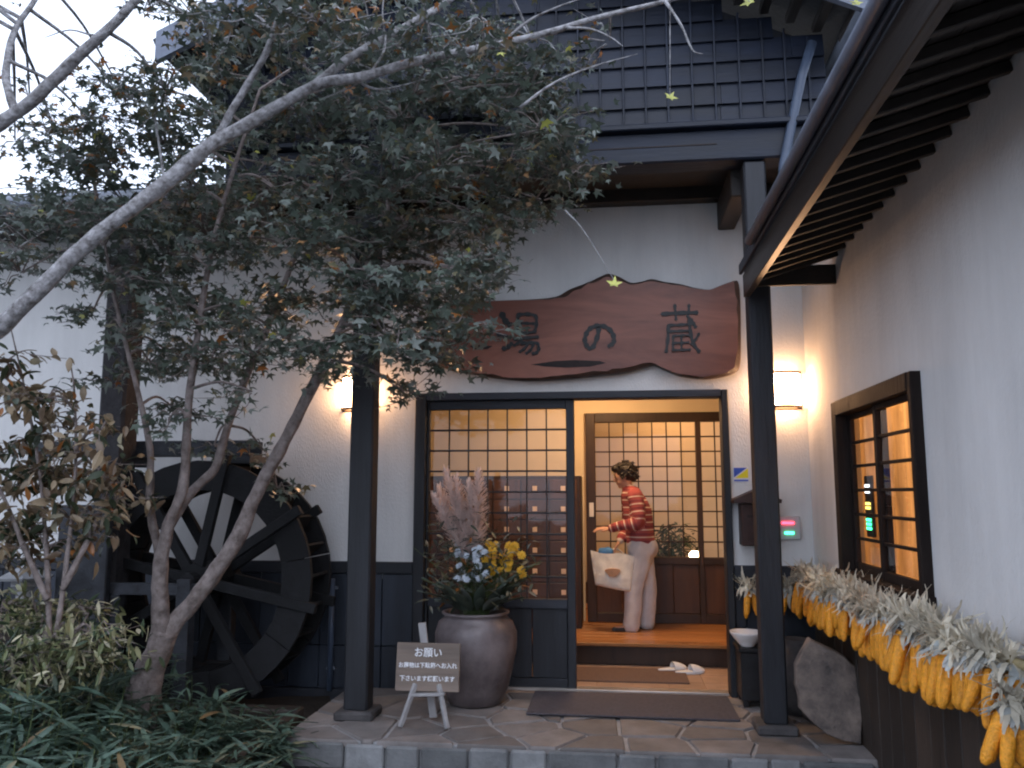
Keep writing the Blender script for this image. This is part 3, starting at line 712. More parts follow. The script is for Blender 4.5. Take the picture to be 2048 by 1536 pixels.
def leaf_mesh_np(tmpl, tris, mats_n, frames, midx):
    """frames: list of 4x4 numpy matrices -> joined numpy verts, faces"""
    T = np.asarray(tmpl, float); F = np.asarray(frames); nv = len(T)
    V = np.einsum('nij,kj->nki', F[:, :3, :3], T)+F[:, None, :3, 3]
    base = (np.arange(len(F))*nv)[:, None, None]
    TR = np.asarray(tris)[None]+base
    return V.reshape(-1, 3), TR.reshape(-1, 3), np.repeat(np.asarray(midx), len(tris))
def np_mesh(name, V, T, mi, mats, parent, org):
    me = bpy.data.meshes.new(name); me.vertices.add(len(V)); me.vertices.foreach_set('co', (V-np.array(org)).astype(np.float32).ravel())
    me.loops.add(len(T)*3); me.loops.foreach_set('vertex_index', T.astype(np.int32).ravel())
    me.polygons.add(len(T)); me.polygons.foreach_set('loop_start', np.arange(0, len(T)*3, 3, dtype=np.int32))
    for m in mats: me.materials.append(m)
    me.update(calc_edges=True); me.polygons.foreach_set('material_index', mi.astype(np.int32)); me.validate()
    return place(bpy.data.objects.new(name, me), org, parent)
def maple_template(s=1.0):
    pts = []; L_ = [(-2.25, .42), (-1.15, .82), (0, 1.0), (1.15, .82), (2.25, .42)]
    pts.append((0, 0, 0)); pts.append((0, -.08, 0))
    ring = []
    for i, (a, r) in enumerate(L_):
        ring.append((math.sin(a)*r, math.cos(a)*r+.12, -.10*r))
        if i < 4:
            a2 = (a+L_[i+1][0])/2; ring.append((math.sin(a2)*.34, math.cos(a2)*.34+.08, .03))
    ring = [(-.05, -.05, 0)]+ring+[(.05, -.05, 0)]
    v = [(0, .1, .04)]+ring; t = [(0, i+2, i+1) for i in range(len(ring)-1)]+[(0, 1, len(ring))]
    return [(x*s*.5, y*s*.5, z*s*.5) for x, y, z in v], t
def blade_template(L_=1.0, wd=.13, droop=.25):
    v = []; t = []; n = 5
    ws = [.25, .9, 1.0, .65, .0]
    for i in range(n):
        u = i/(n-1); y = L_*u; z = -droop*u*u
        v += [(-wd*ws[i]/2, y, z+.02*wd), (0, y, z-.15*wd), (wd*ws[i]/2, y, z+.02*wd)]
    for i in range(n-1):
        for k in (0, 1):
            a, b, c, d = i*3+k, i*3+k+1, i*3+k+4, i*3+k+3; t += [(a, b, c), (a, c, d)]
    return v, t
def frame(pos, yaw, pitch, roll, s):
    m = Matrix.Translation(pos) @ Matrix.Rotation(yaw, 4, 'Z') @ Matrix.Rotation(pitch, 4, 'X') @ Matrix.Rotation(roll, 4, 'Y') @ Matrix.Scale(s, 4)
    return np.array(m)
def pick(r, wts):
    x = r.random()*sum(wts)
    for i, w_ in enumerate(wts):
        x -= w_
        if x <= 0: return i
    return len(wts)-1

UT = Vector((ux, uy, .60))
# pampas plumes
pp = thing('pampas_grass', 'pale pinkish pampas plumes standing tall in the urn', 'plant', UT)
rp_ = random.Random(3)
for (px, py, bend) in ((893, 950, -.10), (912, 965, -.02), (870, 1000, -.16), (955, 950, .06), (880, 985, -.12), (938, 972, .02)):
    tip = at(px, py, Y=uy-.02+rp_.uniform(-.06, .06)); base = UT+Vector((rp_.uniform(-.05, .05), rp_.uniform(-.05, .05), -.05))
    P = catmull([base, base.lerp(tip, .5)+Vector((-bend*.25, 0, .05)), tip], 8)
    st = MB().tube(P, lerps([.005, .003], len(P)), 5).build('stem', M['stem'], pp)
    g = MB(); rr = random.Random(px)
    for q in range(420):
        u = .42+.58*rr.random(); i = min(len(P)-2, int(u*(len(P)-1))); p = P[i].lerp(P[i+1], u*(len(P)-1)-i)
        wdt = .085*math.sin(PI*min(1, (u-.38)/.66)**.8)+.006; an = rr.uniform(0, 2*PI)
        dr = Vector((math.cos(an)*wdt, math.sin(an)*wdt, .03+.05*rr.random()))
        sd = Vector((-math.sin(an), math.cos(an), 0))*.0060
        g.add([p-sd, p+sd, p+dr+sd*.6+Vector((bend*.1, 0, 0)), p+dr-sd*.6+Vector((bend*.1, 0, 0))], [(0, 1, 2, 3)])
    g.build('plume', M['plume'], pp, fix=False)
def flower_heads(name, label, spots, mpet, r0, petals):
    t = thing(name, label, 'flowers', UT); rr = random.Random(len(spots)*7+1); proto = {}
    for (px, py, dy) in spots:
        c = at(px, py, Y=uy+dy); base = UT+Vector((rr.uniform(-.08, .08), rr.uniform(-.08, .08), -.04))
        P = catmull([base, base.lerp(c, .55)+Vector((0, 0, .03)), c], 4); MB().tube(P, .003, 5).build('stem', M['stem'], t)
        g = MB(); nd = Vector((rr.uniform(-.5, .5), -1, rr.uniform(.3, 1))).normalized(); q0 = nd.to_track_quat('Z', 'Y').to_matrix()
        for lay in range(3):
            for k_ in range(petals):
                an = 2*PI*(k_+lay*.5)/petals+rr.uniform(-.1, .1); L_ = r0*(1-.25*lay)*rr.uniform(.85, 1.1); up = .15+.35*lay
                d0 = Vector((math.cos(an), math.sin(an), up)).normalized(); sd = Vector((-math.sin(an), math.cos(an), 0))*r0*.17
                g.add([c+q0 @ (d0*.1*L_-sd*.4), c+q0 @ (d0*.1*L_+sd*.4), c+q0 @ (d0*.7*L_+sd), c+q0 @ (d0*L_), c+q0 @ (d0*.7*L_-sd)], [(0, 1, 2, 3, 4)])
        g.build('flower_head', mpet, t, fix=False)
    return t
rr = random.Random(11)
ysp = [(rr.uniform(970, 1045), rr.uniform(1085, 1150), rr.uniform(-.16, .0)) for _ in range(30)]
wsp = [(rr.uniform(912, 978), rr.uniform(1092, 1160), rr.uniform(-.2, -.04)) for _ in range(30)]
flower_heads('yellow_chrysanthemums', 'orange yellow chrysanthemums bunched at the right of the urn', ysp, M['petal_y'], .036, 12)
flower_heads('white_chrysanthemums', 'small white flowers bunched at the middle of the urn', wsp, M['petal_w'], .030, 12)
gr = thing('urn_greenery', 'dark leafy greenery with a few red leaves spilling over the urn rim', 'plant', UT)
fr_ = []; mi_ = []; bt, btt = blade_template(1, .26, .3)
for q in range(620):
    px, py = rr.gauss(950, 52), rr.gauss(1140, 42)
    if py < 1030 or py > 1215 or px < 845 or px > 1070: continue
    p = at(px, py, Y=uy+rr.uniform(-.22, .12)); fr_.append(frame(p, rr.uniform(0, 2*PI), rr.uniform(-.5, .9), rr.uniform(-.6, .6), rr.uniform(.05, .11))); mi_.append(pick(rr, (5, 4, 2, 2, .8)))
for q in range(60):
    an = rr.uniform(0, 2*PI); fr_.append(frame(UT+Vector((math.cos(an)*.12, math.sin(an)*.12, .05)), an-PI/2, rr.uniform(.6, 1.2), 0, rr.uniform(.18, .34))); mi_.append(pick(rr, (5, 3, 1)))
V, T, mm = leaf_mesh_np(bt, btt, 5, fr_, mi_)
lo = np_mesh('foliage', V, T, mm, LG[:5], gr, UT); lo['kind'] = 'stuff'
for q in range(26):
    px, py = rr.gauss(950, 60), rr.gauss(1130, 35); tip = at(px, py, Y=uy+rr.uniform(-.15, .1)); MB().tube(catmull([UT+Vector((rr.uniform(-.08, .08), rr.uniform(-.08, .08), -.06)), UT.lerp(tip, .5)+Vector((0, 0, .04)), tip], 4), .003, 5).build('stem', M['stem'], gr)

# ================================================================ HALL: MATS, SLIPPERS, LOCKERS, PLANT, LAMP
def mat_thing(name, label, x0, x1, y0, y1, z, m):
    t = MB().box(x0, x1, y0, y1, z, z+.012, 0, .004).build(name, m); tag(t, label, 'mat'); return t
mat_thing('door_mat', 'wide dark grey mat on the flagstones in front of the open door', -.60, .78, -.70, -.08, .008, M['mat'])
mat_thing('hall_mat', 'brown mat on the tiled hall floor just inside the threshold', -.50, .55, .30, .80, .0105, M['mat_in'])
def slipper(x, y, rz, label):
    t = thing('slipper', label, 'slipper', (x, y, .011), 'white slippers before the raised floor')
    c_, s_ = math.cos(rz), math.sin(rz); tr = lambda p: (x+p[0]*c_-p[1]*s_, y+p[0]*s_+p[1]*c_, .011+p[2])
    out = [(math.sin(a)*(.045+.010*math.cos(a)), math.cos(a)*.125) for a in [2*PI*k/24 for k in range(24)]]
    g = MB(); g.add([tr((p[0], p[1], 0)) for p in out]+[tr((p[0], p[1], .018)) for p in out], [tuple(reversed(range(24))), tuple(range(24, 48))]+[(i, (i+1) % 24, 24+(i+1) % 24, 24+i) for i in range(24)]); g.build('sole', M['slipper'], t)
    g = MB(); V = []; nu, nv = 7, 8
    for j in range(nu):
        yy = .005+.112*j/(nu-1); hw = .052*math.sqrt(max(0, 1-((yy-.02)/.115)**2))+.002; hh = (.055-.3*yy*(yy/.12)) if yy < .117 else .02
        for i in range(nv):
            a = PI*i/(nv-1); V.append(tr((math.cos(a)*hw, yy, .016+math.sin(a)*max(.012, hh))))
    g.add(V, [(j*nv+i, j*nv+i+1, (j+1)*nv+i+1, (j+1)*nv+i) for j in range(nu-1) for i in range(nv-1)]); g.build('strap', M['slipper'], t, smooth=True)
slipper(.45, .78, R(-68), 'left one of the two white slippers on the hall tiles')
slipper(.585, .70, R(-72), 'right one of the two white slippers on the hall tiles')
lk = thing('shoe_locker', 'tall brown shoe locker with rows of small doors and pale key tags behind the glass', 'locker', (-1.4, 1.85, .196))
ly = 1.62; lx0, lx1 = -2.55, -.32
bx('cabinet', M['dark_brown'], lk, lx0, lx1, ly, HB-.002, .197, 1.62, .004)
cols, rows_ = 8, 7; cw = (lx1-lx0-.06)/cols; chh = (1.60-.24)/rows_
for i in range(cols):
    for j in range(rows_):
        xa = lx0+.03+i*cw; za = .23+j*chh
        dr = bx('locker_door', M['brown_wood'], lk, xa+.006, xa+cw-.006, ly-.018, ly-.001, za+.006, za+chh-.006, .003)
        bx('key_tag', M['tag'], dr, xa+cw*.5-.022, xa+cw*.5+.022, ly-.026, ly-.0185, za+chh*.5-.016, za+chh*.5+.03, .003)
# plant and small floor lamp glimpsed through the inner lattice
fp = thing('potted_plant', 'dark bushy potted plant behind the inner lattice screen', 'plant', (.66, 2.75, .18))
MB().lathe([(0, 0), (.12, 0), (.16, .25), (.17, .27), (.15, .27), (0, .24)], (.66, 2.75, .18), 20).build('pot', M['terracotta'], fp, smooth=True)
rr = random.Random(5); fr_ = []; mi_ = []
for q in range(500):
    v = Vector((rr.gauss(0, 1), rr.gauss(0, 1), rr.gauss(0, 1))).normalized()*rr.random()**.4
    fr_.append(frame(Vector((.62+v.x*.28, 2.75+v.y*.25, .80+v.z*.36)), rr.uniform(0, 6.3), rr.uniform(-.6, .6), rr.uniform(-.6, .6), rr.uniform(.08, .14))); mi_.append(0)
V, T, mm = leaf_mesh_np(bt, btt, 1, fr_, mi_); lo = np_mesh('foliage', V, T, mm, [M['plant_dark']], fp, (.66, 2.75, .45)); lo['kind'] = 'stuff'
MB().tube([(.66, 2.75, .40), (.65, 2.75, .62), (.62, 2.74, .85)], [.015, .012, .006], 6).build('stem', M['bark_dark'], fp)
fl = thing('floor_lamp', 'small bright low lamp at the foot of the inner lattice screen', 'lamp', (.80, 2.35, .18))
MB().lathe([(0, .0), (.05, .0), (.05, .015), (.012, .02), (.012, .58), (0, .58)], (.80, 2.35, .18), 12).build('stand', M['lamp_frame'], fl, smooth=True)
MB().lathe([(0, .58), (.045, .58), (.055, .66), (.03, .69), (0, .69)], (.80, 2.35, .18), 14).build('bulb_shade', M['spot'], fl, smooth=True)

# ================================================================ THINGS ON THE RIGHT OF THE DOOR
pb = thing('post_box', 'dark wooden box with a small pitched roof on the wall behind the right post', 'box', (1.02, -.08, 1.07))
bx('body', M['box_wood'], pb, .91, 1.13, -.16, -.003, 1.08, 1.38, .005)
g = MB(); g.prism([(.855, -.21, 1.385), (1.185, -.21, 1.385), (1.19, -.21, 1.41), (1.02, -.21, 1.485), (.85, -.21, 1.41)], (0, .207, 0)); g.build('roof', M['box_wood'], pb)
bx('slot', M['burnt'], pb, .95, 1.09, -.163, -.158, 1.28, 1.30, .001)
pc = at(1482, 949, Y=-.004)
stc = thing('wall_sticker', 'small white sticker with blue and yellow triangles beside the door frame', 'sticker', (pc.x, -.002, pc.z-.06))
bx('backing', M['stk_white'], stc, pc.x-.055, pc.x+.055, -.004, -.001, pc.z-.055, pc.z+.055, 0)
def flat(par, name, m, pts): MB().add([(pc.x+a, -.0065, pc.z+b) for a, b in pts], [tuple(range(len(pts)))]).build(name, m, par)
flat(stc, 'blue_mark', M['stk_blue'], [(-.052, -.022), (.045, .05), (-.052, .05)])
flat(stc, 'yellow_mark', M['stk_yellow'], [(-.045, -.026), (.052, -.026), (.052, .046)])
flat(stc, 'blue_bar', M['stk_blue'], [(-.052, -.05), (.052, -.05), (.052, -.038), (-.052, -.038)])
cr = thing('card_reader', 'small grey wall unit with a red and a green light right of the right post', 'wall unit', (1.25, -.02, 1.17))
c1 = at(1576, 1046, Y=-.036); c2 = at(1579, 1066, Y=-.036)
bx('housing', M['plastic'], cr, c1.x-.085, c1.x+.09, -.03, -.002, c2.z-.05, c1.z+.05, .008)
for c_, nme, wv in ((c1, 'led_red', .043), (c2, 'led_and_reflection_green', .033)): bx('indicator_light', M[nme], cr, c_.x-wv, c_.x+wv, -.038, -.0305, c_.z-.008, c_.z+.008, .002)
# glowing strips added just inside the side window to imitate reflections in its glass
ip = thing('reflection_panel', 'added dark panel with white, yellow and green strips glowing as reflections in the side window', 'panel', (WX+.066, -1.18, 1.2))
yi = -1.165
bx('housing', M['black_stand'], ip, WX+.057, WX+.075, yi-.08, yi+.05, 1.20, 1.56, .004)
for z_, nm in ((1.50, 'reflection_white'), (1.465, 'reflection_white'), (1.395, 'reflection_yellow'), (1.37, 'reflection_yellow'), (1.30, 'led_and_reflection_green'), (1.275, 'led_and_reflection_green'), (1.25, 'led_and_reflection_green')):
    bx('reflection_strip', M[nm], ip, WX+.0525, WX+.0565, yi-.055, yi+.03, z_-.008, z_+.008, .001)
# black stand, bowl, dark jar, slab
bs = thing('black_stand', 'black wooden stand against the wall left of the right post', 'stand', (.98, -.22, 0))
bx('cabinet', M['black_stand'], bs, .845, 1.13, -.34, -.06, .05, .37, .006); bx('top', M['black_stand'], bs, .83, 1.145, -.36, -.05, .372, .40, .006)
for (a, b) in ((.855, -.33), (1.09, -.33), (.855, -.10), (1.09, -.10)): bx('foot', M['black_stand'], bs, a, a+.035, b, b+.035, .004, .05, .003)
bw = MB().lathe([(0, .0), (.05, .0), (.055, .012), (.09, .05), (.115, .085), (.12, .10), (.112, .098), (.085, .055), (0, .03)], (.905, -.26, .401), 28).build('bowl', M['ceramic'], smooth=True)
tag(bw, 'white ceramic bowl on the black stand left of the right post', 'bowl')
jr = MB().lathe([(0, 0), (.10, 0), (.14, .08), (.165, .22), (.15, .34), (.10, .42), (.085, .45), (.10, .48), (.08, .475), (0, .42)], (1.20, -.42, .005), 28).build('dark_jar', M['dark_stone'], smooth=True)
tag(jr, 'dark rough jar in the corner between right post and grey slab', 'jar')
SLY = -1.13
spts = [(1602, 1350), (1634, 1300), (1684, 1324), (1737, 1362), (1731, 1430), (1724, 1502), (1690, 1497), (1652, 1482), (1606, 1436), (1601, 1390)]
base_z = at(1726, 1502, Y=SLY).z
v = []
for (px, py) in spts:
    p = at(px, py, Y=SLY); v.append(Vector((p.x, SLY+(p.z-base_z)*.28, p.z-base_z+.012)))
ctr = sum(v, Vector())/len(v); P = [a_.lerp(b_, t_) for a_, b_ in zip(v, v[1:]+v[:1]) for t_ in (0, .33, .66)]; n = len(P)
P = [p+Vector((.012*noise.noise(p*14), 0, .012*noise.noise(p*15))) if p.z > .05 else p for p in P]
fv = [ctr+(p-ctr)*.965 for p in P]; m1 = [p+Vector((0, .012, 0)) for p in P]; bk = [p+Vector((0, .075, .0)) for p in P]
g = MB(); g.add(fv+m1+bk, [tuple(range(n)), tuple(reversed(range(2*n, 3*n)))]+[(q*n+i, q*n+(i+1) % n, (q+1)*n+(i+1) % n, (q+1)*n+i) for q in (0, 1) for i in range(n)])
o = g.build('stone_slab', M['grey_slab']); tag(o, 'flat grey stone slab leaning upright below the hanging corn', 'stone slab')
rb = MB().ball((1.30, -.62, .06), (.12, .10, .085), 14, 9)
rb.v = [tuple(Vector(p)+(Vector(p)-Vector((1.30, -.62, .06)))*.25*noise.noise(Vector(p)*7)) for p in rb.v]
o = rb.build('rock', M['dark_stone'], smooth=True); tag(o, 'low dark rock on the porch behind the grey slab', 'rock')

# ================================================================ HANGING CORN
def strip(mb, p0, d, L_, wd, curl, rr, n=4):
    d = d.normalized(); sd = d.cross(Vector((rr.uniform(-.3, .3), rr.uniform(-.3, .3), 1))).normalized(); v = []; p = Vector(p0)
    for i in range(n+1):
        u = i/n; w_ = wd*(.55+.45*math.sin(PI*min(1, u*.9+.1)))*(1-.6*u*u); v += [p-sd*w_/2, p+sd*w_/2]
        p = p+d*(L_/n); d = (d+Vector((rr.uniform(-.9, .9), rr.uniform(-.9, .9), curl))*.5).normalized()
    mb.add(v, [(2*i, 2*i+1, 2*i+3, 2*i+2) for i in range(n)])
def corn_bundle(loc, seed, ncob, label, group):
    rr = random.Random(seed); t = thing('corn_bundle', label, 'corn', loc, group); L0 = Vector(loc)
    for k_ in range(ncob):
        an = 2*PI*k_/ncob+rr.uniform(-.3, .3); tilt = rr.uniform(.10, .32); L_ = rr.uniform(.17, .215); r0 = rr.uniform(.021, .026)
        d = Vector((math.cos(an)*tilt, math.sin(an)*tilt, -1)).normalized(); top = L0+Vector((math.cos(an)*.026, math.sin(an)*.026, -.045))
        P = [top+d*L_*u for u in (0, .04, .2, .4, .6, .8, .93, .985, 1.0)]
        MB().tube(P, [r0*q for q in (.5, .9, 1.03, 1.04, 1.0, .92, .72, .42, .12)], 11, wob=.12).build('cob', M['cob'], t, smooth=True)
    g = MB()
    for q in range(70):
        an = rr.uniform(0, 2*PI); up = rr.choice((-.7, -.2, .15, .5, .9, 1.4, 2.5))
        strip(g, L0+Vector((math.cos(an)*.02, math.sin(an)*.02, rr.uniform(-.05, .03))), Vector((math.cos(an), math.sin(an), up)), rr.uniform(.05, .14), rr.uniform(.010, .034), rr.uniform(-1.6, 1.0), rr, 5)
    g.build('husk', M['husk'], t, fix=False)
    g = MB()
    for q in range(16):
        an = rr.uniform(0, 2*PI)
        strip(g, L0+Vector((math.cos(an)*.026, math.sin(an)*.026, -.01)), Vector((math.cos(an)*.6, math.sin(an)*.6, -.7)), rr.uniform(.05, .10), rr.uniform(.03, .045), -.1, rr)
    g.build('husk_collar', M['husk2'], t, fix=False)
    MB().lathe([(.032, -.03), (.036, -.022), (.032, -.014)], L0, 12).build('tie', M['husk2'], t, smooth=True)
    return t
CX = 1.30; CZ = .90
grp = 'dried corn bundles hung in a row along the side wing'
protos = [corn_bundle((CX, -.42, CZ), 1, 5, '', grp), corn_bundle((CX, -.5, CZ), 2, 4, '', grp), corn_bundle((CX, -.58, CZ), 3, 5, '', grp), corn_bundle((CX, -.66, CZ), 4, 6, '', grp)]
ORD = ['first', 'second', 'third', 'fourth', 'fifth', 'sixth', 'seventh', 'eighth', 'ninth', 'tenth', 'eleventh', 'twelfth', 'thirteenth', 'fourteenth', 'fifteenth', 'sixteenth', 'seventeenth', 'eighteenth', 'nineteenth',
       'twentieth', 'twenty-first', 'twenty-second', 'twenty-third', 'twenty-fourth', 'twenty-fifth', 'twenty-sixth', 'twenty-seventh', 'twenty-eighth', 'twenty-ninth', 'thirtieth', 'thirty-first', 'thirty-second', 'thirty-third', 'thirty-fourth', 'thirty-fifth', 'thirty-sixth']
rr = random.Random(21); y = -.40; i = 0
while y > -3.6 and i < len(ORD):
    b_ = protos[i] if i < 4 else copy_tree(protos[rr.randrange(4)])
    b_.location = (CX+rr.uniform(-.035, .03), y, CZ+rr.uniform(-.03, .02)-(.10 if i == len(ORD)-1 else 0)); b_.rotation_euler = (rr.uniform(-.12, .12), rr.uniform(-.1, .1), rr.uniform(0, 6.28))
    b_['label'] = 'dried corn bundle with pale husks on the pole, '+ORD[i]+' from the porch post end'
    b_.scale = [rr.uniform(.86, 1.16)]*3; y -= rr.uniform(.072, .098); i += 1
lone = corn_bundle((.955, -.075, .80), 9, 3, 'single corn bundle hanging on the wall left of the right porch post', grp)
lone2 = corn_bundle((1.245, -.075, .80), 10, 2, 'single corn bundle hanging on the wall just right of the right porch post', grp)
pole = thing('corn_pole', 'horizontal bamboo pole along the side wing carrying the corn bundles', 'pole', (CX+.02, -2, CZ-.02))
MB().tube([(CX+.02, -.25, CZ), (CX+.02, -2, CZ), (CX+.02, -4.4, CZ)], .017, 10).build('shaft', M['bamboo_pole'], pole, smooth=True)
for yb in (-.3, -1.6, -2.9, -4.2): bx('bracket', M['black_wood'], pole, CX+.005, WX-.046, yb-.015, yb+.015, CZ-.045, CZ-.018, .002)

# ================================================================ WATER WHEEL AND FLUME
wc = Vector((-2.93, -.52, .85)); RW = .84
ww = thing('waterwheel', 'large black wooden water wheel standing before the wall behind the small maple', 'water wheel', (wc.x, wc.y, 0))
wm = M['wheel_wood']
for yo in (-.21, .17):
    for k in range(8):                                   # rim of eight felloes a side
        a0 = 2*PI*k/8+.2; a1 = a0+2*PI/8-.008; v = []; f = []; nn = 5
        for i in range(nn+1):
            a_ = a0+(a1-a0)*i/nn
            for (r_, y_) in ((RW, yo), (RW-.21, yo), (RW-.21, yo+.04), (RW, yo+.04)): v.append((wc.x+math.cos(a_)*r_, wc.y+y_, wc.z+math.sin(a_)*r_))
        for i in range(nn):
            for q in range(4): f.append((i*4+q, i*4+(q+1) % 4, (i+1)*4+(q+1) % 4, (i+1)*4+q))
        f += [(0, 1, 2, 3), (nn*4+3, nn*4+2, nn*4+1, nn*4)]
        MB().add(v, f).build('felloe', wm, ww)
    for k in range(8):
        a_ = 2*PI*k/8+.58; d = Vector((math.cos(a_), 0, math.sin(a_)))
        MB().bar(wc+Vector((0, yo-.012+(.012 if k % 2 else 0), 0))+d*.07, wc+Vector((0, yo-.012+(.012 if k % 2 else 0), 0))+d*(RW+.06), .07, .05, up=(0, 1, 0)).build('spoke', wm, ww)
for k in range(24):
    a_ = 2*PI*k/24; d = Vector((math.cos(a_), 0, math.sin(a_))); e = Vector((-d.z, 0, d.x))
    p = wc+d*(RW-.09)+Vector((0, -.0, 0)); rot = Matrix((d*.9+e*.4, Vector((0, 1, 0)), e*.9-d*.4)).transposed()
    MB().obox(p, (.085, .165, .010), rot, 0, .002).build('paddle', wm, ww)
for k in range(32):
    a_ = 2*PI*k/32; d = Vector((math.cos(a_), 0, math.sin(a_)))
    MB().obox(wc+d*(RW-.19)+Vector((0, -.001, 0)), (.010, .165, .058), Matrix((d, Vector((0, 1, 0)), Vector((-d.z, 0, d.x)))).transposed(), 0, .002).build('sole_board', wm, ww)
MB().tube([wc+Vector((0, -.34, 0)), wc+Vector((0, .36, 0))], .06, 12).build('axle', wm, ww)
MB().lathe([(.13, -.07), (.13, .07)], (0, 0, 0), 8).v
hb = MB().tube([wc+Vector((0, -.25, 0)), wc+Vector((0, .25, 0))], .12, 8).build('hub', wm, ww)
for yo in (-.34, .30):
    MB().bar((wc.x, wc.y+yo, -.1), (wc.x, wc.y+yo, wc.z+.02), .10, .09, up=(0, 1, 0)).build('stand_post', M['flume_wood'], ww)
    MB().bar((wc.x-.55, wc.y+yo+.0, wc.z-.05), (wc.x+.08, wc.y+yo, wc.z-.05), .06, .08).build('stand_rail', M['flume_wood'], ww)
    MB().bar((wc.x-.50, wc.y+yo, -.1), (wc.x-.50, wc.y+yo, wc.z-.09), .07, .07, up=(0, 1, 0)).build('stand_post', M['flume_wood'], ww)
fz = at(400, 900, Y=-.45)
fl_ = thing('water_flume', 'dark wooden water trough on a thick post above the water wheel', 'flume', (-3.7, -.5, 0))
xa = at(265, 900, Y=-.5).x-.7; xb = at(512, 900, Y=-.5).x
for (y0, y1, z0, z1) in ((-.60, -.40, fz.z-.05, fz.z-.03), (-.62, -.60, fz.z-.05, fz.z+.06), (-.40, -.38, fz.z-.05, fz.z+.06)):
    bx('trough_board', M['flume_wood'], fl_, xa, xb, y0, y1, z0, z1, .003)
bx('trough_lip', M['flume_wood'], fl_, xb-.22, xb+.02, -.64, -.36, fz.z-.11, fz.z-.052, .004)
pxp = at(256, 900, Y=-.62).x
bx('post', M['bark_dark'], fl_, pxp-.10, pxp+.10, -.86, -.66, -.15, 3.3, .02)
bx('bracket', M['flume_wood'], fl_, pxp-.05, pxp+.05, -.66, -.37, fz.z-.13, fz.z-.052, .004)
bx('housing_board', M['flume_wood'], fl_, pxp-.28, pxp+.10, -.95, -.89, -.12, at(240, 1010, Y=-.9).z, .008)
bx('housing_board', M['flume_wood'], fl_, pxp-.28, pxp-.22, -.885, -.45, -.12, at(240, 1010, Y=-.9).z-.03, .008)
dp = thing('downpipe', 'thin grey downpipe on the dark wainscot left of the left porch post', 'pipe', (0, 0, 0))
pd = at(662, 1250, Y=-.06); dp.location = (pd.x, -.06, -.02); ORG[dp] = Vector(dp.location)
MB().tube([(pd.x, -.055, -.03), (pd.x, -.055, .80)], .022, 10).build('pipe', M['pipe'], dp, smooth=True)
for z_ in (.12, .72): bx('clip', M['gutter'], dp, pd.x-.035, pd.x+.035, -.045, -.012, z_, z_+.02, .002)
lc = at(52, 1150, Y=-1.15)
lan = thing('stone_ornament', 'small pale capped stone ornament behind the shrub at the left edge', 'ornament', (lc.x, -1.15, -.1))
MB().lathe([(0, -.1), (.11, -.1), (.10, .0), (.06, .04), (.055, lc.z-.10), (.09, lc.z-.07), (.09, lc.z-.03), (0, lc.z-.03)], (lc.x, -1.15, 0), 6).build('pillar', M['mortar'], lan)
MB().lathe([(0, -.03), (.17, -.028), (.18, -.01), (.08, .04), (.03, .06), (.025, .09), (0, .095)], (lc.x, -1.15, lc.z), 6).build('cap', M['mortar'], lan)
edg = thing('bed_edging', 'low dark timber edging along the planting bed beside the porch', 'edging', (-2.4, -.9, -.1))
bx('edging_beam', M['brown_wains'], edg, -3.0, -2.06, -.98, -.86, -.12, .06, .01); bx('edging_beam', M['brown_wains'], edg, -2.15, -2.05, -1.9, -.985, -.15, .03, .01)

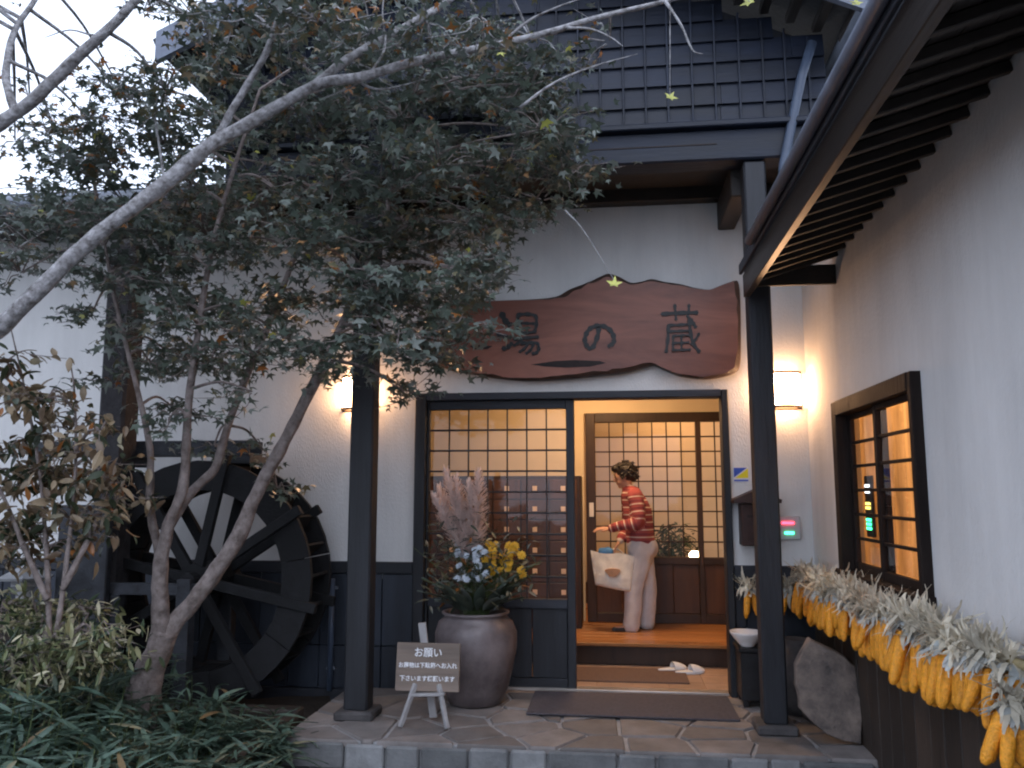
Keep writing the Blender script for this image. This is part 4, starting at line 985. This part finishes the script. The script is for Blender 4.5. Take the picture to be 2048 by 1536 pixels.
# ================================================================ TREES
MT, MTT = maple_template(1.0)
def one_leaf_mesh(name, mats):
    out = []
    for m_ in mats:
        me = bpy.data.meshes.new(name); me.from_pydata(MT, [], MTT); me.materials.append(m_); out.append(me)
    return out
def limb(mb, poly, radii, k=6, wob=.25):
    P = catmull(poly, k); mb.tube(P, lerps(radii, len(P)), 9, wob=wob); return P
def crown(tree, name, clumps, mats, wts, size, seed, nodes, n_parts, bark, tmpl=None, flat_=.6):
    """clumps: (centre, radii, count). Leaves lie in loose layers along twigs that run from the limbs into each clump."""
    rr = random.Random(seed); fr = []; mi = []; tw = MB(); T_, TT_ = tmpl or (MT, MTT)
    for (c, rad, cnt) in clumps:
        c = Vector(c); nd = min(nodes, key=lambda p: (p-c).length); ns = max(3, int(cnt/16)); mid = nd.lerp(c, .5)+Vector((0, 0, .05))
        tw.tube(catmull([nd, mid, c], 4), lerps([.011, .005], 9), 5, cap=False)
        for s_ in range(ns):
            v = Vector((rr.gauss(0, 1), rr.gauss(0, 1), rr.gauss(0, 1))); v = v.normalized()*(rr.random()**.45)
            e = c+Vector((v.x*rad[0], v.y*rad[1], v.z*rad[2])); d = e-c; dl = max(.05, d.length)
            s0 = c+d*.15; hz = Vector((d.x, d.y, d.z*.25)); hz = hz.normalized() if hz.length > 1e-3 else Vector((1, 0, 0))
            e2 = e+hz*rr.uniform(.08, .2)+Vector((0, 0, rr.uniform(-.05, .02)))
            tw.tube(catmull([s0, s0.lerp(e, .6)+Vector((0, 0, .03)), e, e2], 3), lerps([.005, .0018], 10), 4, cap=False)
            for q in range(16):
                u = rr.random(); b = e.lerp(e2, u) if rr.random() < .6 else s0.lerp(e, .5+.5*u)
                side = Vector((rr.gauss(0, .055), rr.gauss(0, .055), rr.gauss(0, .022)))
                fr.append(frame(b+side, rr.uniform(0, 2*PI), rr.gauss(-.25, flat_), rr.gauss(0, flat_*.8), size*rr.uniform(.5, 1.3))); mi.append(pick(rr, wts))
    tw.build('twigs', bark, tree, fix=False)['kind'] = 'stuff'
    pos = np.array([f[:3, 3] for f in fr]); dist = np.linalg.norm(pos-np.array(CAM), axis=1)
    order = np.argsort(dist); sel = set(order[:n_parts*3:3].tolist()) if n_parts else set()
    rest = [i for i in range(len(fr)) if i not in sel]
    V, T, mm = leaf_mesh_np(T_, TT_, 1, [fr[i] for i in rest], [mi[i] for i in rest])
    o = np_mesh('crown', V, T, mm, mats, tree, tuple(ORG[tree])); o['kind'] = 'stuff'
    if sel:
        protos_ = []
        for m_ in mats:
            me = bpy.data.meshes.new(name); me.from_pydata(T_, [], TT_); me.materials.append(m_); protos_.append(me)
        for i in sel:
            lf = bpy.data.objects.new('leaf', protos_[mi[i]]); COL.objects.link(lf); lf.parent = tree
            m4 = Matrix(fr[i].tolist()); m4.translation -= ORG[tree]; lf.matrix_basis = m4
    return len(fr)
def px_clump(px, py, Y, rx, ry, rz, cnt): return (at(px, py, Y=Y), (rx, ry, rz), cnt)

# slender maple in front of the wheel
TY = -1.55
tb = at(282, 1440, Y=TY)
mp_ = thing('maple_tree', 'slender multi-stemmed maple leaning over the water wheel', 'tree', (tb.x, TY, tb.z-.2))
def pl(pts, Y0, Y1): n = len(pts); return [at(px, py, Y=Y0+(Y1-Y0)*i/(n-1)) for i, (px, py) in enumerate(pts)]
tr = MB(); nodes = []
limb(tr, [tb+Vector((-.02, 0, -.25))]+pl([(285, 1400), (300, 1345), (318, 1300), (330, 1262)], TY, TY), [.125, .105, .085, .078, .076])
A = limb(tr, pl([(326, 1290), (352, 1240), (400, 1185), (470, 1085), (512, 990), (560, 900), (612, 800), (660, 700), (712, 590), (770, 430), (810, 260), (850, 120)], TY, -1.2), [0.060, 0.054, 0.051, 0.048, 0.044, 0.040, 0.036, 0.031, 0.025, 0.020, 0.014, 0.008])
B = limb(tr, pl([(322, 1280), (320, 1200), (322, 1130), (338, 1050), (366, 980), (372, 900), (378, 800), (398, 650), (428, 480), (470, 330), (520, 180)], TY, -1.85), [0.056, 0.048, 0.043, 0.036, 0.031, 0.025, 0.022, 0.019, 0.015, 0.012, 0.008])
C_ = limb(tr, pl([(340, 1050), (382, 985), (430, 935), (456, 850), (500, 735), (545, 630), (600, 480), (650, 330), (690, 200)], TY, -1.0), [0.031, 0.031, 0.028, 0.025, 0.023, 0.020, 0.017, 0.013, 0.008])
D_ = limb(tr, pl([(322, 1130), (300, 1010), (300, 900), (270, 760), (230, 600), (200, 430)], TY, -1.9), [0.029, 0.024, 0.019, 0.015, 0.012, 0.007])
nodes = A[20:]+B[25:]+C_[18:]+D_[15:]
tr.build('trunk', M['bark_brown'], mp_, smooth=True)
cl = []
rr = random.Random(4)
for (px, py, n_) in ((200, 330, 1.1), (330, 300, 1.1), (450, 250, 1.1), (580, 200, 1.1), (700, 220, 1.2), (830, 210, 1.2), (940, 180, 1.1), (1040, 190, 1.1), (1080, 270, 1.1), (1010, 330, 1.2), (1110, 370, .7), (900, 320, 1.2), (770, 330, 1.2), (640, 350, 1.2),
                     (520, 370, 1.2), (400, 400, 1.2), (270, 430, 1.2), (150, 450, 1.1), (60, 520, .8), (220, 550, .9), (340, 530, 1.2), (470, 500, 1.2), (600, 480, 1.2), (720, 470, 1.2), (850, 460, 1.2), (960, 440, 1.2), (1050, 420, .6),
                     (900, 560, .9), (800, 580, 1.1), (690, 590, 1.1), (580, 600, 1.0), (460, 620, 1.0), (350, 650, .8), (860, 650, .7), (770, 680, .8), (840, 740, .35), (640, 680, .5), (520, 690, .6), (400, 740, .6), (310, 720, .6), (340, 830, .45),
                     (480, 790, .25), (610, 760, .25), (420, 900, .14), (530, 880, .12), (190, 640, .4), (240, 760, .3), (820, 590, .7), (1130, 300, .3), (130, 420, .8), (820, 120, .8), (690, 100, .9), (560, 90, .8), (440, 140, .8),
                     (950, 90, .7), (1050, 120, .5), (570, 980, .10), (700, 730, .18), (800, 790, .12), (910, 620, .5), (940, 550, .5), (880, 700, .35), (860, 780, .2)):
    for q in range(2 if n_ > .3 else 1):
        Y = rr.uniform(-2.15, -.95); s_ = 1 if n_ > .5 else .75
        cl.append(px_clump(px+rr.uniform(-35, 35), py+rr.uniform(-25, 25), Y, .27*s_, .32*s_, .15*s_, int(205*n_)))
n1 = crown(mp_, 'leaf', cl, LG, (5, 5, 4, 1.2, .12, .05), .102, 5, nodes, 120, M['bark_brown'])

# older pale-barked tree whose trunk stands outside the picture on the left
T2 = Vector((-3.75, -2.85, -.1))
bt_ = thing('overhanging_tree', 'old pale-barked tree reaching its long bare limb across the picture from the left', 'tree', T2)
tr = MB(); BY = -2.75
limb(tr, [T2, T2+Vector((.03, 0, 1.0)), T2+Vector((.12, .02, 1.7)), T2+Vector((.1, .03, 2.6)), T2+Vector((-.05, .05, 3.8)), T2+Vector((-.1, .1, 5.0))], [.19, .16, .14, .11, .08, .04])
MBr = limb(tr, [T2+Vector((.10, .02, 1.55))]+pl([(-70, 715), (0, 655), (100, 558), (200, 466), (320, 375), (400, 306), (460, 268), (560, 210), (640, 168), (730, 152), (820, 126), (910, 106), (1000, 88), (1100, 64), (1200, 34), (1340, 0), (1440, -30)], BY, BY+.25),
             [.070, .044, .042, .040, .038, .037, .037, .034, .029, .026, .024, .022, .019, .017, .015, .013, .011, .008])
F1 = limb(tr, pl([(628, 172), (690, 122), (760, 82), (840, 38), (900, 0), (980, -60)], BY+.15, BY+.3), [.024, .022, .020, .018, .015, .010])
F2 = limb(tr, pl([(430, 285), (462, 225), (498, 165), (535, 100), (556, 30), (566, -40)], BY+.1, BY-.1), [.020, .018, .017, .015, .013, .010])
F3 = limb(tr, [T2+Vector((.08, .03, 2.35))]+pl([(-60, 300), (0, 248), (70, 196), (150, 118), (225, 50), (300, -30)], BY-.15, BY-.25), [.05, .036, .033, .030, .027, .022, .016])
F4 = limb(tr, pl([(30, 225), (12, 150), (30, 60), (70, 0), (90, -40)], BY-.15, BY), [.022, .018, .014, .012, .009])
for pts in ([(820, 126), (770, 140), (700, 175), (640, 200)], [(1130, 56), (1180, 58), (1220, 74), (1245, 92)], [(560, 92), (610, 70), (660, 55), (712, 28)], [(1000, 88), (1060, 40), (1120, 12), (1180, -8)], [(740, 150), (770, 95), (765, 30), (770, -30)],
            [(1040, 215), (1110, 165), (1190, 132), (1275, 108)], [(1330, 2), (1362, 50), (1385, 100), (1405, 108)], [(700, 155), (750, 178), (800, 172), (850, 158)], [(230, 50), (190, 70), (140, 60), (90, 75)], [(330, 372), (320, 300), (310, 230), (316, 190)]):
    limb(tr, pl(pts, BY+.2, BY+.16), [.008, .006, .004, .002], 4)
tr.build('trunk', M['bark_pale'], bt_, smooth=True)
nodes2 = MBr[6:]+F1+F2+F3+F4
cl = []
for (px, py, n_) in ((250, 200, .9), (180, 240, .9), (110, 270, .5), (330, 180, .9), (420, 90, .8), (480, 40, .8), (560, 60, .8), (640, 40, .7), (740, 60, .6), (850, 40, .5), (960, 30, .4), (1000, 60, .4), (300, 10, .2), (60, 200, .12), (390, 30, .6), (1060, 70, .3), (700, 120, .5), (30, 280, .25),
                     (230, 160, .3), (1220, 80, .05), (860, -20, .5), (650, -30, .6), (460, -30, .5)):
    cl.append(px_clump(px, py, BY+rr.uniform(-.2, .9), .22, .28, .12, max(16, int(260*n_))))
for q in range(14):                                     # more crown out of view, above and left, added to shade the side wing wall
    cl.append((T2+Vector((rr.uniform(-1.3, .3), rr.uniform(-1.6, 1.0), rr.uniform(2.6, 5.2))), (.55, .6, .35), 420))
n2 = crown(bt_, 'leaf', cl, LG[:4]+[LB[4], LB[1]], (5, 4, 2.2, 2.5, .8, 1.3), .085, 8, nodes2, 110, M['bark_pale'])
# three single brightly coloured leaves on the bare limb
for (px, py, mm_, s_) in ((1340, 196, 5, .10), (1228, 570, 5, .11), (1500, 6, 5, .12), (1712, 8, 5, .10), (1040, 82, 4, .09)):
    p = at(px, py, Y=BY+.3); lf = bpy.data.objects.new('leaf', one_leaf_mesh('leaf', [LG[mm_]])[0]); COL.objects.link(lf); lf.parent = bt_
    m4 = Matrix.Translation(p-ORG[bt_]) @ Matrix.Rotation(rr.uniform(-.6, .6), 4, 'Y') @ Matrix.Rotation(R(70), 4, 'X') @ Matrix.Scale(s_, 4); lf.matrix_basis = m4
tw = MB()
for (a_, b_) in (((1340, 0), (1340, 190)), ((1130, 420), (1228, 560)), ((1440, -30), (1500, 4)), ((1440, -30), (1712, 6))):
    limb(tw, [at(*a_, Y=BY+.25), at((a_[0]*.6+b_[0]*.4), (a_[1]*.6+b_[1]*.4)-12, Y=BY+.28), at(*b_, Y=BY+.3)], [.0035, .0025, .0015], 5)
tw.build('hanging_twigs', M['bark_pale'], bt_)['kind'] = 'stuff'

# brown-leaved shrub on the far left
sb = at(90, 1300, Y=-2.1); SB = Vector((sb.x, -2.1, -.1))
bs_ = thing('brown_shrub', 'tall shrub with drooping brownish autumn leaves at the left edge', 'shrub', SB)
tr = MB(); nn_ = []
for pts in ([(100, 1360), (95, 1150), (80, 950), (50, 780), (20, 650)], [(100, 1360), (130, 1150), (150, 960), (150, 800), (140, 720)], [(95, 1200), (50, 1100), (10, 1000), (-40, 900)], [(125, 1180), (190, 1050), (220, 950)]):
    nn_ += limb(tr, pl(pts, -2.1, -2.0+rr.uniform(-.2, .3)), [.018, .014, .010, .006, .004][:len(pts)])
tr.build('trunk', M['bark_brown'], bs_, smooth=True)
lt = blade_template(1, .42, .35)
cl = [px_clump(px, py, -2.05+rr.uniform(-.25, .3), .17, .2, .12, int(200*n_)) for (px, py, n_) in ((20, 780, .4), (90, 800, .5), (60, 880, .6), (140, 860, .4), (40, 960, .7), (120, 950, .8), (190, 940, .6), (60, 1040, .7), (150, 1040, .6), (90, 1090, .4), (230, 1000, .4), (10, 720, .25), (200, 860, .3), (20, 1090, .4))]
crown(bs_, 'leaf', cl, LB, (3, 4, 2, 4, .5, 1), .085, 12, nn_, 60, M['bark_brown'], lt, .7)

# pale shrub and bamboo grass in the bed
def ground_z(x, y): return -.07+.10*noise.noise(Vector((x*.9, y*.9, 0)))
ps = at(70, 1290, Y=-2.0); PS = Vector((ps.x, -2.0, -.1))
vs = thing('variegated_shrub', 'low rounded shrub with creamy yellow-green leaf tips at the lower left', 'shrub', PS)
tr = MB(); nn_ = []
for q in range(9):
    px = rr.uniform(-20, 190); nn_ += limb(tr, [PS+Vector((rr.uniform(-.1, .1), rr.uniform(-.1, .1), 0)), at((px+70)/2, 1330, Y=-2), at(px, rr.uniform(1210, 1290), Y=-2+rr.uniform(-.25, .2))], [.010, .007, .004], 5)
tr.build('trunk', M['bark_brown'], vs)
cl = [px_clump(px, py, -2.0+rr.uniform(-.25, .25), .20, .2, .10, int(200*n_)) for (px, py, n_) in ((0, 1220, 1), (70, 1215, 1), (140, 1230, 1), (190, 1265, .8), (30, 1280, 1.2), (110, 1290, 1.2), (180, 1320, .9), (-20, 1340, 1), (60, 1350, 1))]
crown(vs, 'leaf', cl, LV, (4, 3, 2.2, 3), .085, 13, nn_, 50, M['bark_brown'], blade_template(1, .24, .15), .8)
rr = random.Random(31)
bgs = thing('bamboo_grass', 'dense dark green bamboo grass filling the bed in the lower left corner', 'bamboo grass', (-2.7, -2.0, -.1))
fr_ = []; mi_ = []; stems = MB(); bl = blade_template(1, .13, .3)
top = [(-80, 1330), (60, 1350), (150, 1330), (250, 1300), (330, 1330), (420, 1340), (480, 1390), (520, 1440), (560, 1500)]
def top_y(px):
    for (a, b) in zip(top, top[1:]):
        if a[0] <= px <= b[0]: return a[1]+(b[1]-a[1])*(px-a[0])/(b[0]-a[0])
    return 1500
cnt = 0
while cnt < 700:
    x = rr.uniform(-4.0, -1.95); y = rr.uniform(-3.0, -1.25)
    # plants get lower towards the porch
    hmax = max(.10, min(.62, .62-(x+2.9)*.50))
    p0 = Vector((x, y, ground_z(x, y)-.02)); h = hmax*rr.uniform(.55, 1.0)
    if x > -2.02+(-1.5-y)*.25+.1: continue
    an = rr.uniform(0, 2*PI); lean = rr.uniform(.02, .16)
    tip = p0+Vector((math.cos(an)*lean, math.sin(an)*lean, h)); stems.tube([p0, p0.lerp(tip, .5)+Vector((0, 0, .01)), tip], [.004, .003, .002], 4, cap=False)
    for q in range(rr.randint(6, 9)):
        u = rr.uniform(.45, 1.0); b = p0.lerp(tip, u); fr_.append(frame(b, rr.uniform(0, 2*PI), rr.uniform(-.25, .75), rr.gauss(0, .35), rr.uniform(.12, .24))); mi_.append(pick(rr, (5, 5, 3, .35, .35)))
    cnt += 1
stems.build('stems', M['stem'], bgs, fix=False)['kind'] = 'stuff'
pos = np.array([f[:3, 3] for f in fr_]); od = np.argsort(np.linalg.norm(pos-np.array(CAM), axis=1)); sel = set(od[:600:3].tolist())
rest = [i for i in range(len(fr_)) if i not in sel]
V, T, mm = leaf_mesh_np(bl[0], bl[1], 1, [fr_[i] for i in rest], [mi_[i] for i in rest]); o = np_mesh('leaves', V, T, mm, LS, bgs, (-2.7, -2.0, -.1)); o['kind'] = 'stuff'
pr_ = []
for m_ in LS:
    me = bpy.data.meshes.new('leaf'); me.from_pydata(bl[0], [], bl[1]); me.materials.append(m_); pr_.append(me)
for i in sel:
    lf = bpy.data.objects.new('leaf', pr_[mi_[i]]); COL.objects.link(lf); lf.parent = bgs
    m4 = Matrix(fr_[i].tolist()); m4.translation -= ORG[bgs]; lf.matrix_basis = m4

# ================================================================ PERSON AND BAG
PYp = 1.62; p0 = at(1275, 1262, Z=.196); PX = at(1275, 1100, Y=PYp).x; S = pxm(Vector((PX, PYp, 1))); FZ0 = .197
def Q(px, py, dy=0.0): return Vector((PX+(px-1275)*S, PYp+dy, FZ0+(1262-py)*S))
per = thing('person', 'person in red striped sweater and beige trousers bending to the lattice door', 'person', (PX, PYp, FZ0))
def chain(mb, pts, rad, n=14, fx=None):
    P = catmull(pts, 4); mb.tube(P, lerps(rad, len(P)), n)
    mb.ball(P[0], rad[0], 12, 8); mb.ball(P[-1], rad[-1], 12, 8)
hipN, hipF = Q(1277, 1112, -.075), Q(1287, 1110, .085)
ankN, ankF = Q(1259, 1250, -.08), Q(1289, 1248, .09)
kneN, kneF = Q(1266, 1182, -.085), Q(1294, 1180, .09)
pel = Q(1282, 1100); wst = Q(1280, 1078); chs = Q(1276, 1035); sho = Q(1266, 1003); nck = Q(1258, 988)
shN, shF = Q(1272, 1004, -.155), Q(1260, 1006, .150)
elN, haN = Q(1276, 1052, -.20), Q(1222, 1067, -.17)
elF, haF = Q(1258, 1058, .14), Q(1241, 1092, -.02)
hd = Q(1251, 962)
body = MB()
chain(body, [hipN, kneN, ankN], [.072, .050, .036]); chain(body, [hipF, kneF, ankF], [.072, .050, .036])
for (a_, s_) in ((ankN, -1), (ankF, 1)): chain(body, [a_+Vector((.03, 0, -.02)), a_+Vector((-.05, 0, -.035)), a_+Vector((-.14, .0, -.042))], [.032, .034, .024])
chain(body, [pel, wst, chs, sho], [.115, .10, .115, .09]); chain(body, [sho, nck, hd+Vector((.02, 0, -.03))], [.06, .048, .05])
chain(body, [shN, elN, haN], [.05, .036, .026]); chain(body, [shF, elF, haF], [.05, .036, .026])
# head: skull, jaw, nose, ears
hr = Matrix.Rotation(R(22), 3, 'Y')                     # chin dropped towards the chest, face to the left
hm = lambda x, y, z: hd+(Matrix.Rotation(R(-20), 3, 'Y') @ Vector((x, y, z)))
body.ball(hd, (.092, .072, .095), 18, 14); body.ball(hm(-.035, 0, -.045), (.058, .052, .062), 14, 10)
body.ball(hm(-.098, 0, -.018), (.016, .011, .020), 8, 6); body.ball(hm(-.088, 0, -.060), (.012, .022, .010), 8, 6); body.ball(hm(-.072, 0, -.094), (.022, .022, .016), 8, 6)
for s_ in (-1, 1): body.ball(hm(.005, s_*.072, -.015), (.018, .008, .028), 8, 6)
def hand(mb, wr, d, up, spread=.6, curl=.25):
    d = d.normalized(); up = (up-d*up.dot(d)).normalized(); sd = d.cross(up)
    for k_ in range(4):                                  # palm
        mb.tube([wr, wr+d*.045+sd*(k_-1.5)*.014, wr+d*.085+sd*(k_-1.5)*.018], [.016, .015, .011], 8)
    for k_, L_ in enumerate((.064, .076, .070, .054)):
        a_ = wr+d*.083+sd*(k_-1.5)*.018; dd = d+sd*(k_-1.5)*.12*spread; b_ = a_+dd*L_*.5-up*curl*L_*.25; c_ = b_+dd*L_*.45-up*curl*L_*.75
        mb.tube([a_, b_, c_], [.0095, .009, .007], 8); mb.ball(c_, .007, 8, 6)
    a_ = wr+d*.025+sd*-.028; b_ = a_+(d*.6-sd*.8).normalized()*.035; c_ = b_+(d*.9-sd*.35).normalized()*.03
    mb.tube([a_, b_, c_], [.012, .011, .008], 8); mb.ball(c_, .008, 8, 6)
hand(body, haN, Vector((-1, .05, .0)), Vector((.2, -.3, 1)), 1.0, .35)
hand(body, haF, Vector((-.55, -.1, -.8)), Vector((-.8, .0, .6)), .2, 1.0)
def finish(me, name, mats, parent, smooth=True):
    for m in mats: me.materials.append(m)
    me.polygons.foreach_set('use_smooth', [True]*len(me.polygons)); o = bpy.data.objects.new(name, me)
    org = ORG[parent] if parent else Vector((0, 0, 0))
    me.transform(Matrix.Translation(-org)); me.update(); place(o, org, parent); return o
bo = finish(evaluated(body, .006, 4, .5), 'body', [M['skin']], per)
# eyes, mouth
for s_ in (-1, 1):
    MB().ball(hm(-.083, s_*.032, .006), (.007, .013, .006), 8, 6).build('eye', M['hair'], per, smooth=True)
    MB().ball(hm(-.086, s_*.032, .026), (.005, .018, .004), 8, 6).build('eyebrow', M['hair'], per, smooth=True)
# trousers
tg = MB()
chain(tg, [pel+Vector((0, 0, .035)), pel, Q(1282, 1118)], [.128, .142, .12]); tg.ball(Q(1294, 1105), (.10, .13, .11), 14, 10)
for (h_, k_, a_) in ((hipN, kneN, ankN), (hipF, kneF, ankF)): chain(tg, [h_+Vector((0, 0, .02)), h_+Vector((.0, 0, -.12)), k_, k_.lerp(a_, .55)+Vector((.008, 0, 0)), a_+Vector((.005, 0, -.012))], [.105, .098, .084, .080, .080])
te = evaluated(tg, .010, 8, .5)
for v in te.vertices:
    q = v.co; kz = noise.noise(Vector((q.x*17, q.y*17, q.z*3.5)))+.45*noise.noise(Vector((q.x*9, q.y*9, q.z*14))); v.co += v.normal*.008*kz
finish(te, 'trousers', [M['trousers']], per)
# sweater with stripes that run round torso and sleeves
sw = MB()
chain(sw, [Q(1282, 1096), wst, chs, sho+Vector((.0, 0, -.01))], [.138, .130, .138, .105])
for yy_ in (-.06, .06): chain(sw, [wst+Vector((0, yy_, 0)), chs+Vector((0, yy_, 0)), sho+Vector((.005, yy_, -.015))], [.11, .112, .075])
chain(sw, [shF, sho+Vector((0, 0, .01)), shN], [.072, .075, .072])
chain(sw, [sho, nck+Vector((.005, 0, -.008))], [.075, .058])
chain(sw, [shN, elN, elN.lerp(haN, .55), haN.lerp(elN, .06)], [.075, .060, .050, .042]); chain(sw, [shF, elF, elF.lerp(haF, .55), haF.lerp(elF, .06)], [.075, .060, .050, .042])
se = evaluated(sw, .010, 7, .5); col = se.color_attributes.new('stripe', 'FLOAT_COLOR', 'POINT')
def seg(p, a, b): ab = b-a; t = max(0, min(1, (p-a).dot(ab)/ab.length_squared)); return (p-(a+ab*t)).length, t*ab.length
vals = []
for v in se.vertices:
    p = v.co; L1 = (elN-shN).length; L2 = (elF-shF).length
    c_ = [(seg(p, Q(1282, 1096), chs)[0]-.075, -p.z*1.0), (seg(p, chs, sho)[0]-.075, -p.z)]
    for (a_, b_, o_) in ((shN, elN, 0), (elN, haN, L1), (shF, elF, 0), (elF, haF, L2)):
        dd, tt = seg(p, a_, b_); c_.append((dd, tt+o_+.02))
    q = min(c_)[1]; vals.append((q, 0, 0, 1)); kz = noise.noise(Vector((p.x*13, p.y*13, p.z*13))); v.co += v.normal*.005*kz
col.data.foreach_set('color', [x for t in vals for x in t])
m = mat('sweater', (.30, .048, .045), .95, .25, 14, .5, 160); t = m.node_tree; N = t.nodes; L = t.links
at_ = N.new('ShaderNodeAttribute'); at_.attribute_name = 'stripe'; sx = N.new('ShaderNodeSeparateColor'); L.new(at_.outputs['Color'], sx.inputs[0])
ad = N.new('ShaderNodeMath'); ad.operation = 'ADD'; ad.inputs[1].default_value = 5.0; L.new(sx.outputs[0], ad.inputs[0])
md = N.new('ShaderNodeMath'); md.operation = 'MODULO'; md.inputs[1].default_value = .068; L.new(ad.outputs[0], md.inputs[0])
dv = N.new('ShaderNodeMath'); dv.operation = 'DIVIDE'; dv.inputs[1].default_value = .068; L.new(md.outputs[0], dv.inputs[0])
rpn = N.new('ShaderNodeValToRGB'); rpn.color_ramp.interpolation = 'CONSTANT'; el = rpn.color_ramp.elements
el[0].position = 0; el[0].color = (.70, .58, .48, 1); el[1].position = .15; el[1].color = (.34, .075, .075, 1)
for (ps_, c_) in ((.55, (.22, .045, .055, 1)), (.82, (.34, .075, .075, 1))): e = el.new(ps_); e.color = c_
L.new(dv.outputs[0], rpn.inputs[0]); L.new(rpn.outputs[0], N['Principled BSDF'].inputs['Base Color'])
finish(se, 'sweater', [m], per)
# hair: cap plus uneven short strands
hg = MB(); hg.ball(hd+Vector((.018, 0, .022)), (.105, .088, .098), 18, 14); hg.ball(hm(.075, 0, -.035), (.050, .070, .065), 12, 9); hg.ball(hm(-.045, 0, .075), (.055, .062, .04), 12, 9)
rr = random.Random(2)
for q in range(130):
    th = rr.uniform(0, 2*PI); ph = rr.uniform(-.5, 1.4); d = Vector((math.cos(th)*math.cos(ph), math.sin(th)*math.cos(ph)*.85, math.sin(ph)))
    if d.x < -.5 and d.z < .35: continue
    a_ = hd+Vector((.018, 0, .022))+d*.085; hg.tube([a_, a_+d*.025, a_+d*.045+Vector((rr.uniform(-.03, .03), rr.uniform(-.03, .03), rr.uniform(-.045, .0)))], [.012, .008, .003], 6)
he = evaluated(hg, .005, 1, .5); finish(he, 'hair', [M['hair']], per)
for a_ in (ankN, ankF):
    so = MB(); chain(so, [a_+Vector((.03, 0, -.035)), a_+Vector((-.06, 0, -.042)), a_+Vector((-.15, 0, -.046))], [.033, .036, .026]); finish(evaluated(so, .008, 4), 'sock', [M['sole']], per)
# tote bag hanging from the far hand
bc = Q(1226, 1147, -.16); bag = thing('tote_bag', 'cream canvas tote bag with brown print held by the person', 'bag', Q(1226, 1182, -.16))
g = MB(); V = []; nu, nv = 14, 12; w2, h2 = 38*S, 33*S
for sd in (-1, 1):
    for j in range(nv+1):
        for i in range(nu+1):
            u = -1+2*i/nu; v_ = -1+2*j/nv; th = .055*(1-abs(u)**2.5)*(1-.35*(v_+1)/2)*(1 if v_ > -.98 else .75)
            fold = .012*noise.noise(Vector((u*2.2, v_*2.2, sd*2)))
            V.append(Vector((bc.x+u*w2+.02*v_*u, bc.y+sd*(th+fold), bc.z+v_*h2+.012*math.sin(u*3)*(v_ > .5)-.03*u)))
def gi(s_, j, i): return s_*(nu+1)*(nv+1)+j*(nu+1)+i
f = [(gi(s_, j, i), gi(s_, j, i+1), gi(s_, j+1, i+1), gi(s_, j+1, i)) for s_ in (0, 1) for j in range(nv) for i in range(nu)]
f += [(gi(0, j, e), gi(0, j+1, e), gi(1, j+1, e), gi(1, j, e)) for j in range(nv) for e in (0, nu)]+[(gi(0, 0, i), gi(0, 0, i+1), gi(1, 0, i+1), gi(1, 0, i)) for i in range(nu)]
g.add(V, f); g.build('pouch', M['canvas'], bag, smooth=True)
pv = [Vector((bc.x+math.cos(a_)*.06*(1+.3*math.sin(3*a_)), bc.y-.082, bc.z-.01+math.sin(a_)*.045*(1+.2*math.cos(2*a_)))) for a_ in [2*PI*k/20 for k in range(20)]]
MB().prism(pv, (0, .045, 0)).build('print_patch', M['print'], bag)
hg_ = haF+Vector((-.04, 0, -.075))
for sd in (-1, 1): MB().tube(catmull([Vector((bc.x-.10, bc.y+sd*.03, bc.z+h2-.005)), Vector((hg_.x-.05, (hg_.y+bc.y)/2+sd*.01, hg_.z-.01)), hg_+Vector((0, 0, .004)), Vector((hg_.x+.05, (hg_.y+bc.y)/2+sd*.01, hg_.z-.02)), Vector((bc.x+.10, bc.y+sd*.03, bc.z+h2-.01))], 5), .008, 6).build('handle', M['canvas'], bag, smooth=True)
g = MB(); g.ball(bc+Vector((-.06, .0, h2+.01)), (.07, .035, .05), 12, 8); g.v = [tuple(Vector(p)+Vector((0, 0, .02*noise.noise(Vector(p)*20)))) for p in g.v]; g.build('blue_towel', M['blue_cloth'], bag, smooth=True)
print('leaves', n1, n2, len(fr_))
